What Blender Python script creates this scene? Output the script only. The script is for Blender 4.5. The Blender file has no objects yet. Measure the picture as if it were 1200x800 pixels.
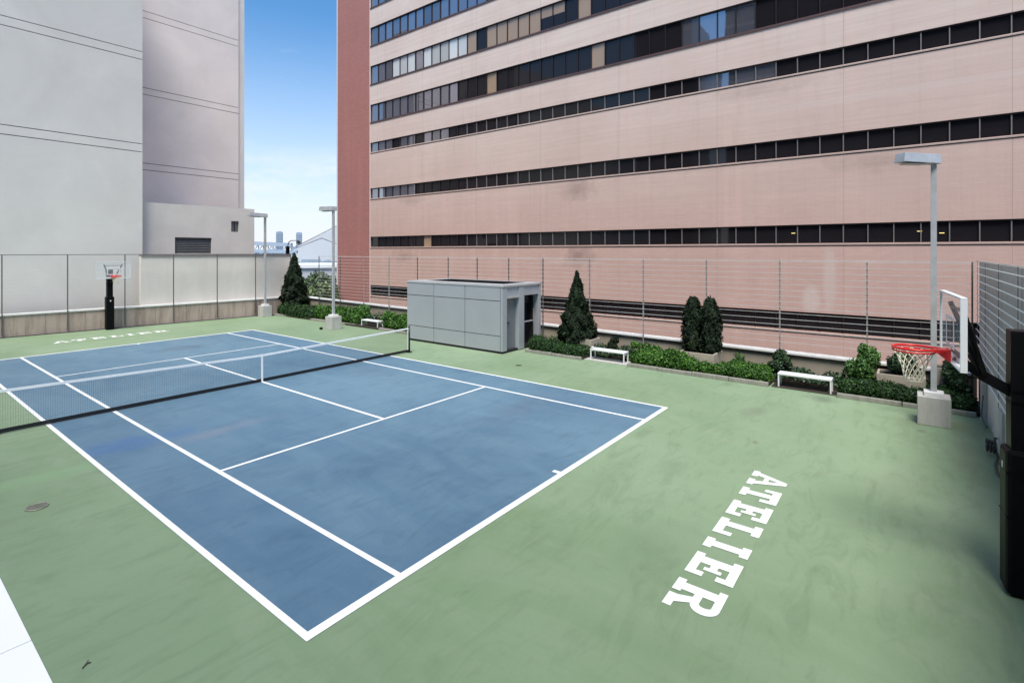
import bpy, math, random
import numpy as np
from mathutils import Vector, noise as mn
random.seed(7); RNG=np.random.default_rng(7)
R=math.radians
scn=bpy.context.scene
col=scn.collection

# ------------------------------------------------------------------ materials
def _n(nt,t,loc=(0,0),**kw):
    n=nt.nodes.new(t)
    for k,v in kw.items():
        if k in n.inputs: n.inputs[k].default_value=v
        else: setattr(n,k,v)
    return n
def new_mat(name):
    m=bpy.data.materials.new(name); m.use_nodes=True
    nt=m.node_tree; b=nt.nodes['Principled BSDF']
    return m,nt,b
def rgb(c): return (c[0],c[1],c[2],1)
def mixc(nt,fac,a,b,mode='MIX'):
    n=nt.nodes.new('ShaderNodeMix'); n.data_type='RGBA'; n.blend_type=mode
    for sock,v in ((n.inputs[0],fac),(n.inputs[6],a),(n.inputs[7],b)):
        if isinstance(v,bpy.types.NodeSocket): nt.links.new(v,sock)
        elif isinstance(v,(int,float)): sock.default_value=v
        else: sock.default_value=rgb(v)
    return n.outputs[2]
def noise(nt,scale,detail=6,rough=.55,vec=None,stretch=None,dist=0):
    if vec is None:
        g=nt.nodes.new('ShaderNodeNewGeometry'); vec=g.outputs['Position']
    if stretch:
        mp=nt.nodes.new('ShaderNodeMapping'); mp.inputs['Scale'].default_value=stretch
        nt.links.new(vec,mp.inputs['Vector']); vec=mp.outputs[0]
    n=nt.nodes.new('ShaderNodeTexNoise'); n.inputs['Scale'].default_value=scale
    n.inputs['Detail'].default_value=detail; n.inputs['Roughness'].default_value=rough
    n.inputs['Distortion'].default_value=dist
    nt.links.new(vec,n.inputs['Vector']); return n.outputs['Fac']
def ramp(nt,fac,a,b,ca=(0,0,0),cb=(1,1,1)):
    r=nt.nodes.new('ShaderNodeValToRGB'); r.color_ramp.elements[0].position=a; r.color_ramp.elements[1].position=b
    r.color_ramp.elements[0].color=rgb(ca); r.color_ramp.elements[1].color=rgb(cb)
    nt.links.new(fac,r.inputs[0]); return r.outputs[0]
def math_(nt,op,a,b=None):
    n=nt.nodes.new('ShaderNodeMath'); n.operation=op
    for i,v in enumerate((a,b)):
        if v is None: continue
        if isinstance(v,bpy.types.NodeSocket): nt.links.new(v,n.inputs[i])
        else: n.inputs[i].default_value=v
    return n.outputs[0]
def bump(nt,b,h,s=.3,d=.02):
    n=nt.nodes.new('ShaderNodeBump'); n.inputs['Strength'].default_value=s; n.inputs['Distance'].default_value=d
    nt.links.new(h,n.inputs['Height']); nt.links.new(n.outputs[0],b.inputs['Normal'])
def simple(name,c,rough=.6,metal=0,var=.12,scale=3,bumps=0,c2=None,stretch=None):
    m,nt,b=new_mat(name)
    f=noise(nt,scale,5,.6,stretch=stretch)
    d=c2 or tuple(x*(1-2*var) for x in c)
    nt.links.new(mixc(nt,ramp(nt,f,.3,.72),d,c),b.inputs['Base Color'])
    b.inputs['Roughness'].default_value=rough; b.inputs['Metallic'].default_value=metal
    if bumps: bump(nt,b,noise(nt,scale*12,4),bumps,.01)
    return m
def sep(nt):
    g=nt.nodes.new('ShaderNodeNewGeometry'); s_=nt.nodes.new('ShaderNodeSeparateXYZ'); nt.links.new(g.outputs['Position'],s_.inputs[0])
    return g.outputs['Position'],s_.outputs
def blob(nt,pos,c,r,soft=.5,warp=.25,wscale=1.5):
    """soft elliptical stain mask centred at c, radii r, in metres"""
    mp=nt.nodes.new('ShaderNodeMapping'); mp.vector_type='TEXTURE'
    mp.inputs['Location'].default_value=c; mp.inputs['Scale'].default_value=r
    nt.links.new(pos,mp.inputs['Vector'])
    l=nt.nodes.new('ShaderNodeVectorMath'); l.operation='LENGTH'; nt.links.new(mp.outputs[0],l.inputs[0])
    nz=noise(nt,wscale,4,.6,vec=pos)
    v=math_(nt,'ADD',l.outputs['Value'],math_(nt,'MULTIPLY',math_(nt,'SUBTRACT',nz,.5),warp*4))
    return ramp(nt,v,1-soft,1,(1,1,1),(0,0,0))
def court_mat(name,ca,cb,cc,marks,rough=.5,shade_tint=(.66,.68,.66)):
    m,nt,b=new_mat(name)
    pos,_=sep(nt)
    big=ramp(nt,noise(nt,.16,4,.55,vec=pos,dist=.6),.34,.66)
    c=mixc(nt,big,ca,cb)
    med=ramp(nt,noise(nt,.9,8,.68,vec=pos,dist=1.2,stretch=(1,.35,1)),.42,.75)
    c=mixc(nt,math_(nt,'MULTIPLY',med,.5),c,cc)
    scu=ramp(nt,noise(nt,1.6,9,.72,vec=pos,dist=1.6,stretch=(.45,1.5,1)),.5,.72)
    c=mixc(nt,math_(nt,'MULTIPLY',scu,.46),c,tuple(x*.6 for x in ca))
    sc2=ramp(nt,noise(nt,5,9,.8,vec=pos,dist=3.0,stretch=(.3,1.2,1)),.62,.74)
    c=mixc(nt,math_(nt,'MULTIPLY',sc2,.32),c,tuple(min(1,x*1.5) for x in cc))
    sc3=ramp(nt,noise(nt,14,6,.75,vec=pos,dist=4.0,stretch=(1,.5,1)),.66,.72)
    c=mixc(nt,math_(nt,'MULTIPLY',sc3,.3),c,tuple(x*.45 for x in ca))
    vo=nt.nodes.new('ShaderNodeTexVoronoi'); vo.feature='DISTANCE_TO_EDGE'; vo.inputs['Scale'].default_value=.16; nt.links.new(pos,vo.inputs['Vector'])
    wv=nt.nodes.new('ShaderNodeVectorMath'); wv.operation='ADD'; nt.links.new(pos,wv.inputs[0])
    nn=nt.nodes.new('ShaderNodeTexNoise'); nn.inputs['Scale'].default_value=.9; nn.inputs['Detail'].default_value=6; nt.links.new(pos,nn.inputs['Vector']); nt.links.new(nn.outputs['Color'],wv.inputs[1]); nt.links.new(wv.outputs[0],vo.inputs['Vector'])
    crk=ramp(nt,vo.outputs['Distance'],.0012,.004,(1,1,1),(0,0,0))
    c=mixc(nt,math_(nt,'MULTIPLY',crk,.07),c,tuple(x*.4 for x in ca))
    shade_grad=nt.nodes.new('ShaderNodeMapRange'); shade_grad.inputs[1].default_value=-9; shade_grad.inputs[2].default_value=3; shade_grad.inputs[3].default_value=1; shade_grad.inputs[4].default_value=0
    nt.links.new(math_(nt,'ADD',math_(nt,'ADD',_['X'],math_(nt,'MULTIPLY',_['Y'],.25)),math_(nt,'MULTIPLY',noise(nt,.25,3,.5,vec=pos),4)),shade_grad.inputs[0])
    c=mixc(nt,math_(nt,'MULTIPLY',shade_grad.outputs[0],.85),c,mixc(nt,1.0,c,shade_tint,'MULTIPLY'))  # shade over the near left court, multiplied into the paint colour
    fine=ramp(nt,noise(nt,60,3,.7,vec=pos),.3,.7)
    sp_=ramp(nt,noise(nt,16,8,.85,vec=pos),.36,.66); c=mixc(nt,math_(nt,'MULTIPLY',sp_,.22),c,tuple(x*.68 for x in ca))
    c=mixc(nt,math_(nt,'MULTIPLY',fine,.2),c,tuple(x*.7 for x in ca))
    for (x,y,rx,ry,st,tint) in marks:
        k=blob(nt,pos,(x,y,0),(rx,ry,5),.9,.5,1.3)
        c=mixc(nt,math_(nt,'MULTIPLY',k,st*.85),c,tint)
    nt.links.new(c,b.inputs['Base Color'])
    rr=nt.nodes.new('ShaderNodeMapRange'); rr.inputs[3].default_value=rough-.1; rr.inputs[4].default_value=rough+.15
    nt.links.new(noise(nt,.7,6,.6,vec=pos),rr.inputs[0]); nt.links.new(rr.outputs[0],b.inputs['Roughness'])
    b.inputs['Specular IOR Level'].default_value=.35
    bump(nt,b,noise(nt,45,4,.7,vec=pos),.25,.005)
    return m
def brick_mat(name,c1,c2,top=None):
    m,nt,b=new_mat(name)
    pos,o=sep(nt)
    cb=nt.nodes.new('ShaderNodeCombineXYZ')
    nt.links.new(math_(nt,'ADD',o['X'],o['Y']),cb.inputs[0]); nt.links.new(o['Z'],cb.inputs[1])
    br=nt.nodes.new('ShaderNodeTexBrick'); nt.links.new(cb.outputs[0],br.inputs['Vector'])
    br.inputs['Scale'].default_value=1; br.inputs['Brick Width'].default_value=.42; br.inputs['Row Height'].default_value=.11
    br.inputs['Mortar Size'].default_value=.012; br.inputs['Mortar Smooth'].default_value=.3; br.inputs['Bias'].default_value=0
    br.inputs['Color1'].default_value=rgb(c1); br.inputs['Color2'].default_value=rgb(c2)
    br.inputs['Mortar'].default_value=rgb(tuple(x*.92 for x in c2))
    c=br.outputs['Color']
    if top:   # paler towards the upper storeys
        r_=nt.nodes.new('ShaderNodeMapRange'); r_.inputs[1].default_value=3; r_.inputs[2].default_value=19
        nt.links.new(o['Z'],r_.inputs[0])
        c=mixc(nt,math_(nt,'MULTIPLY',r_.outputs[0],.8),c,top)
    # thin sheets: horizontal course tone, vertical weather streaks, broad patches
    rows=ramp(nt,noise(nt,1,4,.7,vec=pos,stretch=(.12,.12,6)),.35,.7)
    c=mixc(nt,math_(nt,'MULTIPLY',rows,.32),c,tuple(x*.86 for x in c2))
    st=ramp(nt,noise(nt,1,6,.65,vec=pos,stretch=(1.1,1.1,.06)),.5,.78)
    c=mixc(nt,math_(nt,'MULTIPLY',st,.3),c,tuple(min(1,x*1.28) for x in c1))
    st2=ramp(nt,noise(nt,1.3,6,.7,vec=pos,stretch=(1.6,1.6,.1)),.54,.8)
    c=mixc(nt,math_(nt,'MULTIPLY',st2,.3),c,tuple(x*.72 for x in c2))
    pt=ramp(nt,noise(nt,.22,5,.6,vec=pos),.38,.66)
    c=mixc(nt,math_(nt,'MULTIPLY',pt,.2),c,tuple(x*.8 for x in c2))
    if top:
        for (y,z,ry,rz,s_) in ((.6,4.1,1.5,1.0,.45),(.7,8.6,1.6,1.0,.35),(18.6,3.9,2.2,.7,.3),(17.5,8.8,2,.5,.25),(-16,8.7,3,.6,.25),(-10.5,13.2,4,.5,.2)):
            k=blob(nt,pos,(22,y,z),(3,ry,rz),.9,.4,1.6)
            c=mixc(nt,math_(nt,'MULTIPLY',k,s_),c,(.13,.085,.07))
        for (y,z,ry,rz,s_) in ((-14.0,2.9,.35,2.2,.35),(-13.2,1.9,.5,.9,.45),(6.6,3.0,.12,1.8,.25),(1.2,3.65,3.2,.06,.6),(-17,12.0,9,.22,.3)):
            k=blob(nt,pos,(22,y,z),(3,ry,rz),.5,.08,2)
            c=mixc(nt,math_(nt,'MULTIPLY',k,s_),c,(.72,.62,.56))
    jt=math_(nt,'LESS_THAN',math_(nt,'FRACT',math_(nt,'MULTIPLY',math_(nt,'ADD',o['Y'],100.3),1/6.12)),.0045)
    c=mixc(nt,math_(nt,'MULTIPLY',jt,.4),c,tuple(x*.5 for x in c2))
    nt.links.new(c,b.inputs['Base Color']); b.inputs['Roughness'].default_value=.85
    bump(nt,b,br.outputs['Fac'],-.3,.01)
    return m
def concrete(name,c,dirty=.5,rough=.85,streak=True,scale=1.0,dark=None):
    m,nt,b=new_mat(name)
    pos,o=sep(nt)
    dk=dark or tuple(x*.62 for x in c)
    cc=mixc(nt,ramp(nt,noise(nt,.8*scale,7,.62,vec=pos,dist=.5),.35,.7),c,tuple(x*.86 for x in c))
    if streak:
        s1=ramp(nt,noise(nt,2.2*scale,7,.7,vec=pos,stretch=(1.5,1.5,.16)),.45,.75)
        cc=mixc(nt,math_(nt,'MULTIPLY',s1,dirty),cc,dk)
    f=ramp(nt,noise(nt,25,4,.7,vec=pos),.3,.75)
    cc=mixc(nt,math_(nt,'MULTIPLY',f,.18),cc,dk)
    nt.links.new(cc,b.inputs['Base Color']); b.inputs['Roughness'].default_value=rough
    bump(nt,b,noise(nt,35,5,.7,vec=pos),.25,.006)
    return m
def glass_mat(name,base,spec,rough=.03,metal=0.0,coat=0.0):
    m,nt,b=new_mat(name)
    g=nt.nodes.new('ShaderNodeNewGeometry')
    rr=ramp(nt,g.outputs['Random Per Island'],0,1)
    nt.links.new(mixc(nt,rr,tuple(x*.75 for x in base),tuple(x*1.25 for x in base)),b.inputs['Base Color'])
    b.inputs['Roughness'].default_value=rough; b.inputs['Metallic'].default_value=metal
    b.inputs['IOR'].default_value=spec; b.inputs['Coat Weight'].default_value=coat; b.inputs['Coat Roughness'].default_value=.02
    bump(nt,b,noise(nt,.9,2,.5),.05,.02)
    return m
def leaf_mat(name,stops,rough=.55):
    m,nt,b=new_mat(name)
    g=nt.nodes.new('ShaderNodeNewGeometry')
    r=nt.nodes.new('ShaderNodeValToRGB'); nt.links.new(g.outputs['Random Per Island'],r.inputs[0])
    els=r.color_ramp.elements
    els[0].color=rgb(stops[0]); els[0].position=0; els[1].color=rgb(stops[-1]); els[1].position=1
    for i,s_ in enumerate(stops[1:-1]): e=els.new((i+1)/(len(stops)-1)); e.color=rgb(s_)
    k=ramp(nt,noise(nt,1.7,3,.6),.35,.68)
    nt.links.new(mixc(nt,math_(nt,'MULTIPLY',k,.55),r.outputs[0],stops[0]),b.inputs['Base Color'])
    b.inputs['Roughness'].default_value=rough; b.inputs['Specular IOR Level'].default_value=.3
    try: b.inputs['Subsurface Weight'].default_value=0
    except Exception: pass
    return m
def emis(name,c,s):
    m,nt,b=new_mat(name); b.inputs['Base Color'].default_value=rgb(c); b.inputs['Emission Color'].default_value=rgb(c); b.inputs['Emission Strength'].default_value=s; return m
def clear_glass(name):
    m,nt,b=new_mat(name)
    b.inputs['Base Color'].default_value=(.9,.95,.97,1); b.inputs['Roughness'].default_value=.04
    b.inputs['Alpha'].default_value=.12; b.inputs['Specular IOR Level'].default_value=.3
    return m

GRN_MARKS=[(-6.3,-3.9,1.6,.5,.5,(.20,.34,.17)),(6.6,-13.9,.9,.35,.4,(.13,.14,.11)),(3.4,-17.0,1.3,.6,.15,(.2,.17,.16)),(9.1,-15.2,.45,.5,.55,(.09,.1,.08)),
        (4.13,-14.43,.16,.12,.7,(.12,.08,.05)),(7.27,-5.32,.22,.16,.7,(.1,.11,.07)),(7.4,-17.45,.16,.1,.7,(.12,.13,.09)),(7.9,-17.3,.5,.5,.4,(.13,.15,.1)),
        (-1.3,-14.2,1.2,.7,.3,(.15,.2,.13)),(8.0,5.5,1.4,.4,.3,(.12,.14,.09)),(1.6,-13.4,.5,.35,.35,(.12,.16,.1)),(6.2,-18.2,3,.25,.35,(.16,.14,.12)),(0.6,-12.6,2,.35,.3,(.16,.21,.14))]  # stains, plus dark patches by the near bench and lamp block
BLU_ST=[(1.0,8.9,1.5,.8,.55,(.07,.09,.13)),(2.9,-8.6,2.6,.8,.35,(.10,.13,.19)),(-4.6,-3.2,1.6,.7,.45,(.04,.11,.33)),(-2.9,-3.9,1.7,.35,.4,(.24,.22,.27)),
        (3.2,-1.4,1.2,.7,.2,(.1,.13,.19)),(-1,-9,1.6,1.4,.25,(.06,.12,.2)),(4.5,-10,1.2,1.2,.3,(.07,.14,.26)),(-4.7,-8,1,3.5,.3,(.045,.10,.19))]
M={}
M['green']=court_mat('green_court_paint',(.205,.295,.165),(.29,.39,.245),(.325,.385,.27),GRN_MARKS,.55)
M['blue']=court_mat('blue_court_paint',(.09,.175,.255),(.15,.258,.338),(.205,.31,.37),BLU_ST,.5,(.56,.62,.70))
def worn(name):
    m,nt,b=new_mat(name); pos,_=sep(nt)
    a=ramp(nt,noise(nt,2.2,8,.7,vec=pos,dist=1),.45,.8); c=mixc(nt,math_(nt,'MULTIPLY',a,.45),(.84,.84,.83),(.56,.59,.57))
    k=ramp(nt,noise(nt,22,6,.75,vec=pos,dist=2),.64,.74); c=mixc(nt,math_(nt,'MULTIPLY',k,.6),c,(.36,.43,.38))
    nt.links.new(c,b.inputs['Base Color']); b.inputs['Roughness'].default_value=.6; bump(nt,b,noise(nt,45,4,.7,vec=pos),.12,.004); return m
M['line']=worn('white_line_paint')
M['letter']=worn('white_letter_paint')
M['coping']=simple('white_coping',(.80,.80,.80),.5,var=.02,scale=.8)
M['joint']=simple('dark_joint',(.05,.05,.05),.8)
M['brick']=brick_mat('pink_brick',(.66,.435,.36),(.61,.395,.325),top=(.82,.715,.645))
M['redbrick']=brick_mat('red_brick',(.46,.20,.17),(.41,.17,.145))
M['frame']=simple('dark_bronze_frame',(.035,.024,.024),.45,.3)
M['framebrown']=simple('brown_sill_frame',(.13,.075,.07),.5,.2)
M['ledge']=simple('pale_ledge',(.50,.38,.33),.7)
M['white_edge']=simple('pale_corner_trim',(.75,.68,.64),.7,var=.04)
M['gdark']=glass_mat('dark_window_glass',(.016,.014,.016),1.42)
M['gmid']=glass_mat('sky_mirror_glass',(.33,.325,.355),1.9,.02,metal=.8)  # mirror-like glass, given only to bays meant to show a reflection
M['gwhite']=glass_mat('window_with_white_blind',(.55,.56,.56),1.6,.08,coat=.3)
M['gtan']=glass_mat('window_with_tan_blind',(.36,.25,.165),1.6,.08,coat=.3)
M['mull']=simple('grey_mullion',(.36,.32,.31),.4,.5)
M['white_wall']=concrete('white_render_wall',(.80,.765,.71),.10,.7,dark=(.74,.71,.665),scale=.3)
M['grey_wall']=concrete('pinkish_grey_render_wall',(.88,.79,.735),.2,.8,dark=(.80,.70,.65),scale=.35)
M['annex']=concrete('stained_pale_concrete',(.74,.69,.635),.5,.85,dark=(.62,.55,.51),scale=.6)
M['groove']=simple('groove_shadow',(.09,.085,.085),.9)
M['plinth']=concrete('old_stained_concrete',(.52,.41,.345),1.0,.9,dark=(.17,.12,.095),scale=.9)
M['cap']=simple('white_wall_cap',(.80,.79,.77),.6,var=.08,scale=4)
M['tanwall']=concrete('tan_parapet_render',(.42,.36,.285),.35,.9,dark=(.22,.20,.14),scale=.8)
M['kerb']=concrete('weathered_kerb',(.36,.34,.30),.7,.9,dark=(.12,.13,.09),scale=2)
M['boxc']=concrete('beige_planter_concrete',(.46,.40,.32),.2,.85,scale=2)
M['block']=concrete('lamp_base_concrete',(.56,.54,.51),.55,.85,dark=(.33,.30,.27),scale=2)
M['galv']=simple('galvanised_steel',(.55,.56,.58),.5,.25)
M['fpost']=simple('dark_fence_post',(.16,.155,.155),.5,.4)
M['fpostl']=simple('light_fence_post',(.46,.45,.45),.45,.5)
M['wire']=simple('pale_fence_wire',(.80,.77,.75),.4,.3)
M['rail']=simple('dark_brown_rail',(.17,.14,.135),.6,.2)
M['shed']=simple('grey_metal_panel',(.40,.42,.445),.5,.1,var=.04,scale=.7)
M['shedroof']=simple('pale_metal_roof',(.55,.56,.57),.4,.3,var=.05)
M['dark']=simple('black_void',(.012,.012,.013),.7)
M['door']=simple('grey_door',(.24,.25,.27),.45,.3,var=.05)
M['bench']=simple('white_bench_enamel',(.80,.80,.80),.4,var=.03)
M['net']=simple('black_net_cord',(.05,.06,.065),.8)
M['netblack']=simple('black_net_band',(.012,.013,.016),.75)
M['netwhite']=simple('white_net_tape',(.93,.93,.92),.7,var=.01)
M['postgrn']=simple('dark_green_post',(.018,.035,.03),.4,.3)
M['black']=simple('black_steel',(.006,.006,.007),.4,.0); M['black'].node_tree.nodes['Principled BSDF'].inputs['Specular IOR Level'].default_value=.1
M['pad']=simple('black_vinyl_pad',(.004,.004,.005),.5); M['pad'].node_tree.nodes['Principled BSDF'].inputs['Specular IOR Level'].default_value=.12
M['red']=simple('red_rim_enamel',(.72,.02,.02),.35,var=.05,scale=9)
M['bbframe']=simple('white_backboard_frame',(.78,.80,.82),.4,var=.03)
M['bbglass']=clear_glass('clear_backboard')
M['hnet']=simple('cream_net_cord',(.74,.70,.56),.8,var=.06,scale=20)
M['lampbox']=simple('lamp_housing',(.55,.56,.58),.4,.3)
M['lamplens']=simple('lamp_lens',(.45,.44,.40),.2)
M['panel']=simple('grey_slatted_screen',(.44,.435,.43),.6,.0,scale=1.4,var=.1)
M['lowwall']=concrete('pale_low_wall',(.72,.69,.65),.4,.85,dark=(.4,.37,.34),scale=1.5)
M['asphalt']=simple('asphalt',(.055,.055,.058),.9,scale=.5)
M['soil']=simple('dark_soil_and_bench_shade',(.05,.04,.03),.95,scale=5,bumps=.4)
M['bark']=simple('brown_bark',(.09,.065,.045),.9,scale=9,bumps=.4,stretch=(1,1,.2))
M['cyp']=leaf_mat('dark_cypress_leaves',[(.003,.008,.003),(.007,.018,.006),(.014,.032,.009),(.03,.055,.016)],.7)
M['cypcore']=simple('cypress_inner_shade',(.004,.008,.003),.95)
M['hedge']=leaf_mat('hedge_leaves',[(.012,.045,.006),(.035,.115,.012),(.07,.19,.02),(.15,.30,.04)])
M['hedged']=leaf_mat('deep_green_hedge_leaves',[(.007,.024,.006),(.016,.052,.012),(.03,.085,.018),(.07,.15,.035)])
M['ivy']=leaf_mat('ivy_leaves',[(.008,.022,.010),(.02,.05,.02),(.04,.085,.033),(.10,.17,.07)],.4)
M['shrub']=leaf_mat('light_shrub_leaves',[(.03,.085,.018),(.06,.16,.03),(.11,.24,.05),(.19,.33,.09)])
M['tree']=leaf_mat('pale_street_tree_leaves',[(.06,.10,.035),(.10,.16,.06),(.16,.23,.10),(.25,.31,.16)])
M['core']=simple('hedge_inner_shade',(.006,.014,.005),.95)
M['petal']=simple('white_petals',(.75,.72,.72),.6)
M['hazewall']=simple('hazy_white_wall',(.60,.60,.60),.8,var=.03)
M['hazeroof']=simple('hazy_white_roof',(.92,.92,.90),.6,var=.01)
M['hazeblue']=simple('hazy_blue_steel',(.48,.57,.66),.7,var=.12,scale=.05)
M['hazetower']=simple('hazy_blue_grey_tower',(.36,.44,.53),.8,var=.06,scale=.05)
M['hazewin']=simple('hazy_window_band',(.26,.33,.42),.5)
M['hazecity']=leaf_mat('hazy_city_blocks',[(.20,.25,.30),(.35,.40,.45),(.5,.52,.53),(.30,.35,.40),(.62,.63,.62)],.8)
M['tower']=simple('dark_glass_tower',(.05,.05,.065),.25,.3,scale=.2)
M['towerband']=simple('tower_floor_band',(.16,.15,.16),.6)
M['paper']=simple('white_paper',(.8,.8,.78),.8)
M['drain']=simple('cast_iron_grate',(.13,.15,.10),.6,.5)
M['drainbar']=simple('worn_grate_bar',(.34,.33,.26),.5,.4)
M['hose']=simple('dark_hose',(.03,.03,.03),.5)
M['louvre']=simple('grey_louvre',(.16,.165,.165),.6,.2)
M['warm']=emis('lamp_reflection_glow',(1,.75,.25),.8)

# ------------------------------------------------------------------ mesh builder
class MB:
    def __init__(s): s.v=[];s.f=[];s.m=[];s.sm=[]
    def quad(s,*p,m=0):
        b=len(s.v); s.v+= [tuple(q) for q in p]; s.f.append(tuple(range(b,b+len(p)))); s.m.append(m); s.sm.append(False)
    poly=quad
    def box(s,x0,x1,y0,y1,z0,z1,m=0,rot=0,c=None,tp=0):
        """axis box, optional rotation about c (z) and top inset tp"""
        b=len(s.v)
        P=[(x0,y0,z0),(x1,y0,z0),(x1,y1,z0),(x0,y1,z0),(x0+tp,y0+tp,z1),(x1-tp,y0+tp,z1),(x1-tp,y1-tp,z1),(x0+tp,y1-tp,z1)]
        if rot:
            cx,cy=c or ((x0+x1)/2,(y0+y1)/2); ca,sa=math.cos(rot),math.sin(rot)
            P=[(cx+(x-cx)*ca-(y-cy)*sa,cy+(x-cx)*sa+(y-cy)*ca,z) for x,y,z in P]
        s.v+=P
        for f in ((0,3,2,1),(4,5,6,7),(0,1,5,4),(1,2,6,5),(2,3,7,6),(3,0,4,7)):
            s.f.append(tuple(b+i for i in f)); s.m.append(m); s.sm.append(False)
        return s
    def bar(s,a,b_,w,h=None,m=0,up=(0,0,1)):
        a=Vector(a);b=Vector(b_);h=h or w;d=(b-a).normalized();u=Vector(up)
        if abs(d.dot(u))>.98:u=Vector((0,1,0))
        r=d.cross(u).normalized();u=r.cross(d).normalized();o=len(s.v)
        for p in (a,b):
            for i,j in ((-1,-1),(1,-1),(1,1),(-1,1)): s.v.append(tuple(p+r*(w/2*i)+u*(h/2*j)))
        for f in ((0,3,2,1),(4,5,6,7),(0,1,5,4),(1,2,6,5),(2,3,7,6),(3,0,4,7)):
            s.f.append(tuple(o+i for i in f)); s.m.append(m); s.sm.append(False)
        return s
    def tube(s,pts,r,n=10,m=0,close=False,caps=True):
        pts=[Vector(p) for p in pts];N=len(pts);rs=r if isinstance(r,(list,tuple)) else [r]*N;o=len(s.v);pr=None
        for i,p in enumerate(pts):
            if close:d=(pts[(i+1)%N]-pts[i-1]).normalized()
            else:d=(pts[min(i+1,N-1)]-pts[max(i-1,0)]).normalized()
            if pr is None:
                pr=d.cross(Vector((0,0,1)))
                if pr.length<.05:pr=d.cross(Vector((0,1,0)))
            pr=(pr-d*pr.dot(d)).normalized();q=d.cross(pr)
            for k in range(n):
                a=2*math.pi*k/n;s.v.append(tuple(p+(pr*math.cos(a)+q*math.sin(a))*rs[i]))
        for i in range(N if close else N-1):
            j=(i+1)%N
            for k in range(n):
                s.f.append((o+i*n+k,o+i*n+(k+1)%n,o+j*n+(k+1)%n,o+j*n+k)); s.m.append(m); s.sm.append(True)
        if caps and not close:
            s.f.append(tuple(o+k for k in range(n))[::-1]); s.m.append(m); s.sm.append(False)
            s.f.append(tuple(o+(N-1)*n+k for k in range(n))); s.m.append(m); s.sm.append(False)
        return s
    def build(s,name,mats,parent=None,bevel=0,label=None):
        if not isinstance(mats,(list,tuple)): mats=[mats]
        off=parent_loc(parent)
        me=bpy.data.meshes.new(name)
        me.from_pydata([(x-off[0],y-off[1],z-off[2]) for x,y,z in s.v],[],s.f)
        for m in mats: me.materials.append(m)
        me.polygons.foreach_set('material_index',s.m); me.polygons.foreach_set('use_smooth',s.sm); me.update()
        o=bpy.data.objects.new(name,me); col.objects.link(o)
        if parent: o.parent=parent
        if bevel:
            md=o.modifiers.new('bevel','BEVEL'); md.width=bevel; md.segments=2; md.limit_method='ANGLE'; md.angle_limit=R(50)
        if label:o['label']=label
        return o
def parent_loc(p):
    v=Vector((0,0,0))
    while p is not None: v+=p.location; p=p.parent
    return v
def thing(name,label,cat,loc,group=None):
    o=bpy.data.objects.new(name,None); col.objects.link(o); o.location=loc; o.empty_display_size=.2
    o['label']=label;o['category']=cat
    if group:o['group']=group
    return o
def tag(o,label,cat,group=None):
    o['label']=label;o['category']=cat
    if group:o['group']=group
    return o
def struct(o): o['kind']='structure'; return o
def kids(o): return [c for c in bpy.data.objects if c.parent==o]
def dup(o,parent=None,loc=None,label=None):
    c=o.copy(); col.objects.link(c)
    if parent is not None:c.parent=parent
    if loc is not None:c.location=loc
    if label:c['label']=label
    for k in kids(o): dup(k,c)
    return c

# ------------------------------------------------------------------ foliage
def leaves_mesh(name,pts,nrm,size,mats,parent=None,aspect=1.7,mi=None,jit=.6):
    """one diamond leaf per point: pts (n,3), nrm (n,3) preferred outward direction"""
    n=len(pts); off=np.array(parent_loc(parent))
    d=nrm+RNG.normal(0,jit,(n,3)); d/=np.linalg.norm(d,axis=1)[:,None]
    a=np.cross(d,RNG.normal(0,1,(n,3))); a/=np.linalg.norm(a,axis=1)[:,None]
    b=np.cross(d,a)
    sz=size*RNG.uniform(.55,1.3,(n,1))
    V=np.stack([pts-a*sz*aspect/2,pts+b*sz/2+d*sz*.12,pts+a*sz*aspect/2,pts-b*sz/2+d*sz*.12],1).reshape(-1,3)-off
    me=bpy.data.meshes.new(name); me.vertices.add(4*n); me.vertices.foreach_set('co',V.ravel())
    me.loops.add(4*n); me.loops.foreach_set('vertex_index',np.arange(4*n,dtype=np.int32))
    me.polygons.add(n); me.polygons.foreach_set('loop_start',np.arange(0,4*n,4,dtype=np.int32))
    if not isinstance(mats,(list,tuple)):mats=[mats]
    for m in mats: me.materials.append(m)
    if mi is not None: me.polygons.foreach_set('material_index',mi.astype(np.int32))
    me.update(calc_edges=True); me.validate()
    o=bpy.data.objects.new(name,me); col.objects.link(o)
    if parent:o.parent=parent
    return o
def nz3(P,scale,seed=0):
    return np.array([mn.noise(Vector(p)*scale+Vector((seed*7.3,seed*3.1,0))) for p in P])
def blobs_points(blobs,dens,flat=0,seed=0):
    """points near the surfaces of ellipsoids [(c,(rx,ry,rz))]; points inside another blob dropped"""
    P=[];N=[]
    for i,(c,r) in enumerate(blobs):
        r=np.array(r);c=np.array(c)
        n=int(dens*(r[0]*r[1]+r[1]*r[2]+r[0]*r[2])*4)
        u=RNG.normal(0,1,(n,3));u/=np.linalg.norm(u,axis=1)[:,None]
        p=c+u*r*(.72+.3*RNG.random((n,1))+.22*RNG.random((n,1))**5)
        keep=np.ones(n,bool)
        for j,(c2,r2) in enumerate(blobs):
            if j!=i: keep&=(np.linalg.norm((p-np.array(c2))/np.array(r2),axis=1)>.72)
        P.append(p[keep]);N.append(u[keep])
    return np.concatenate(P),np.concatenate(N)
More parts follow.
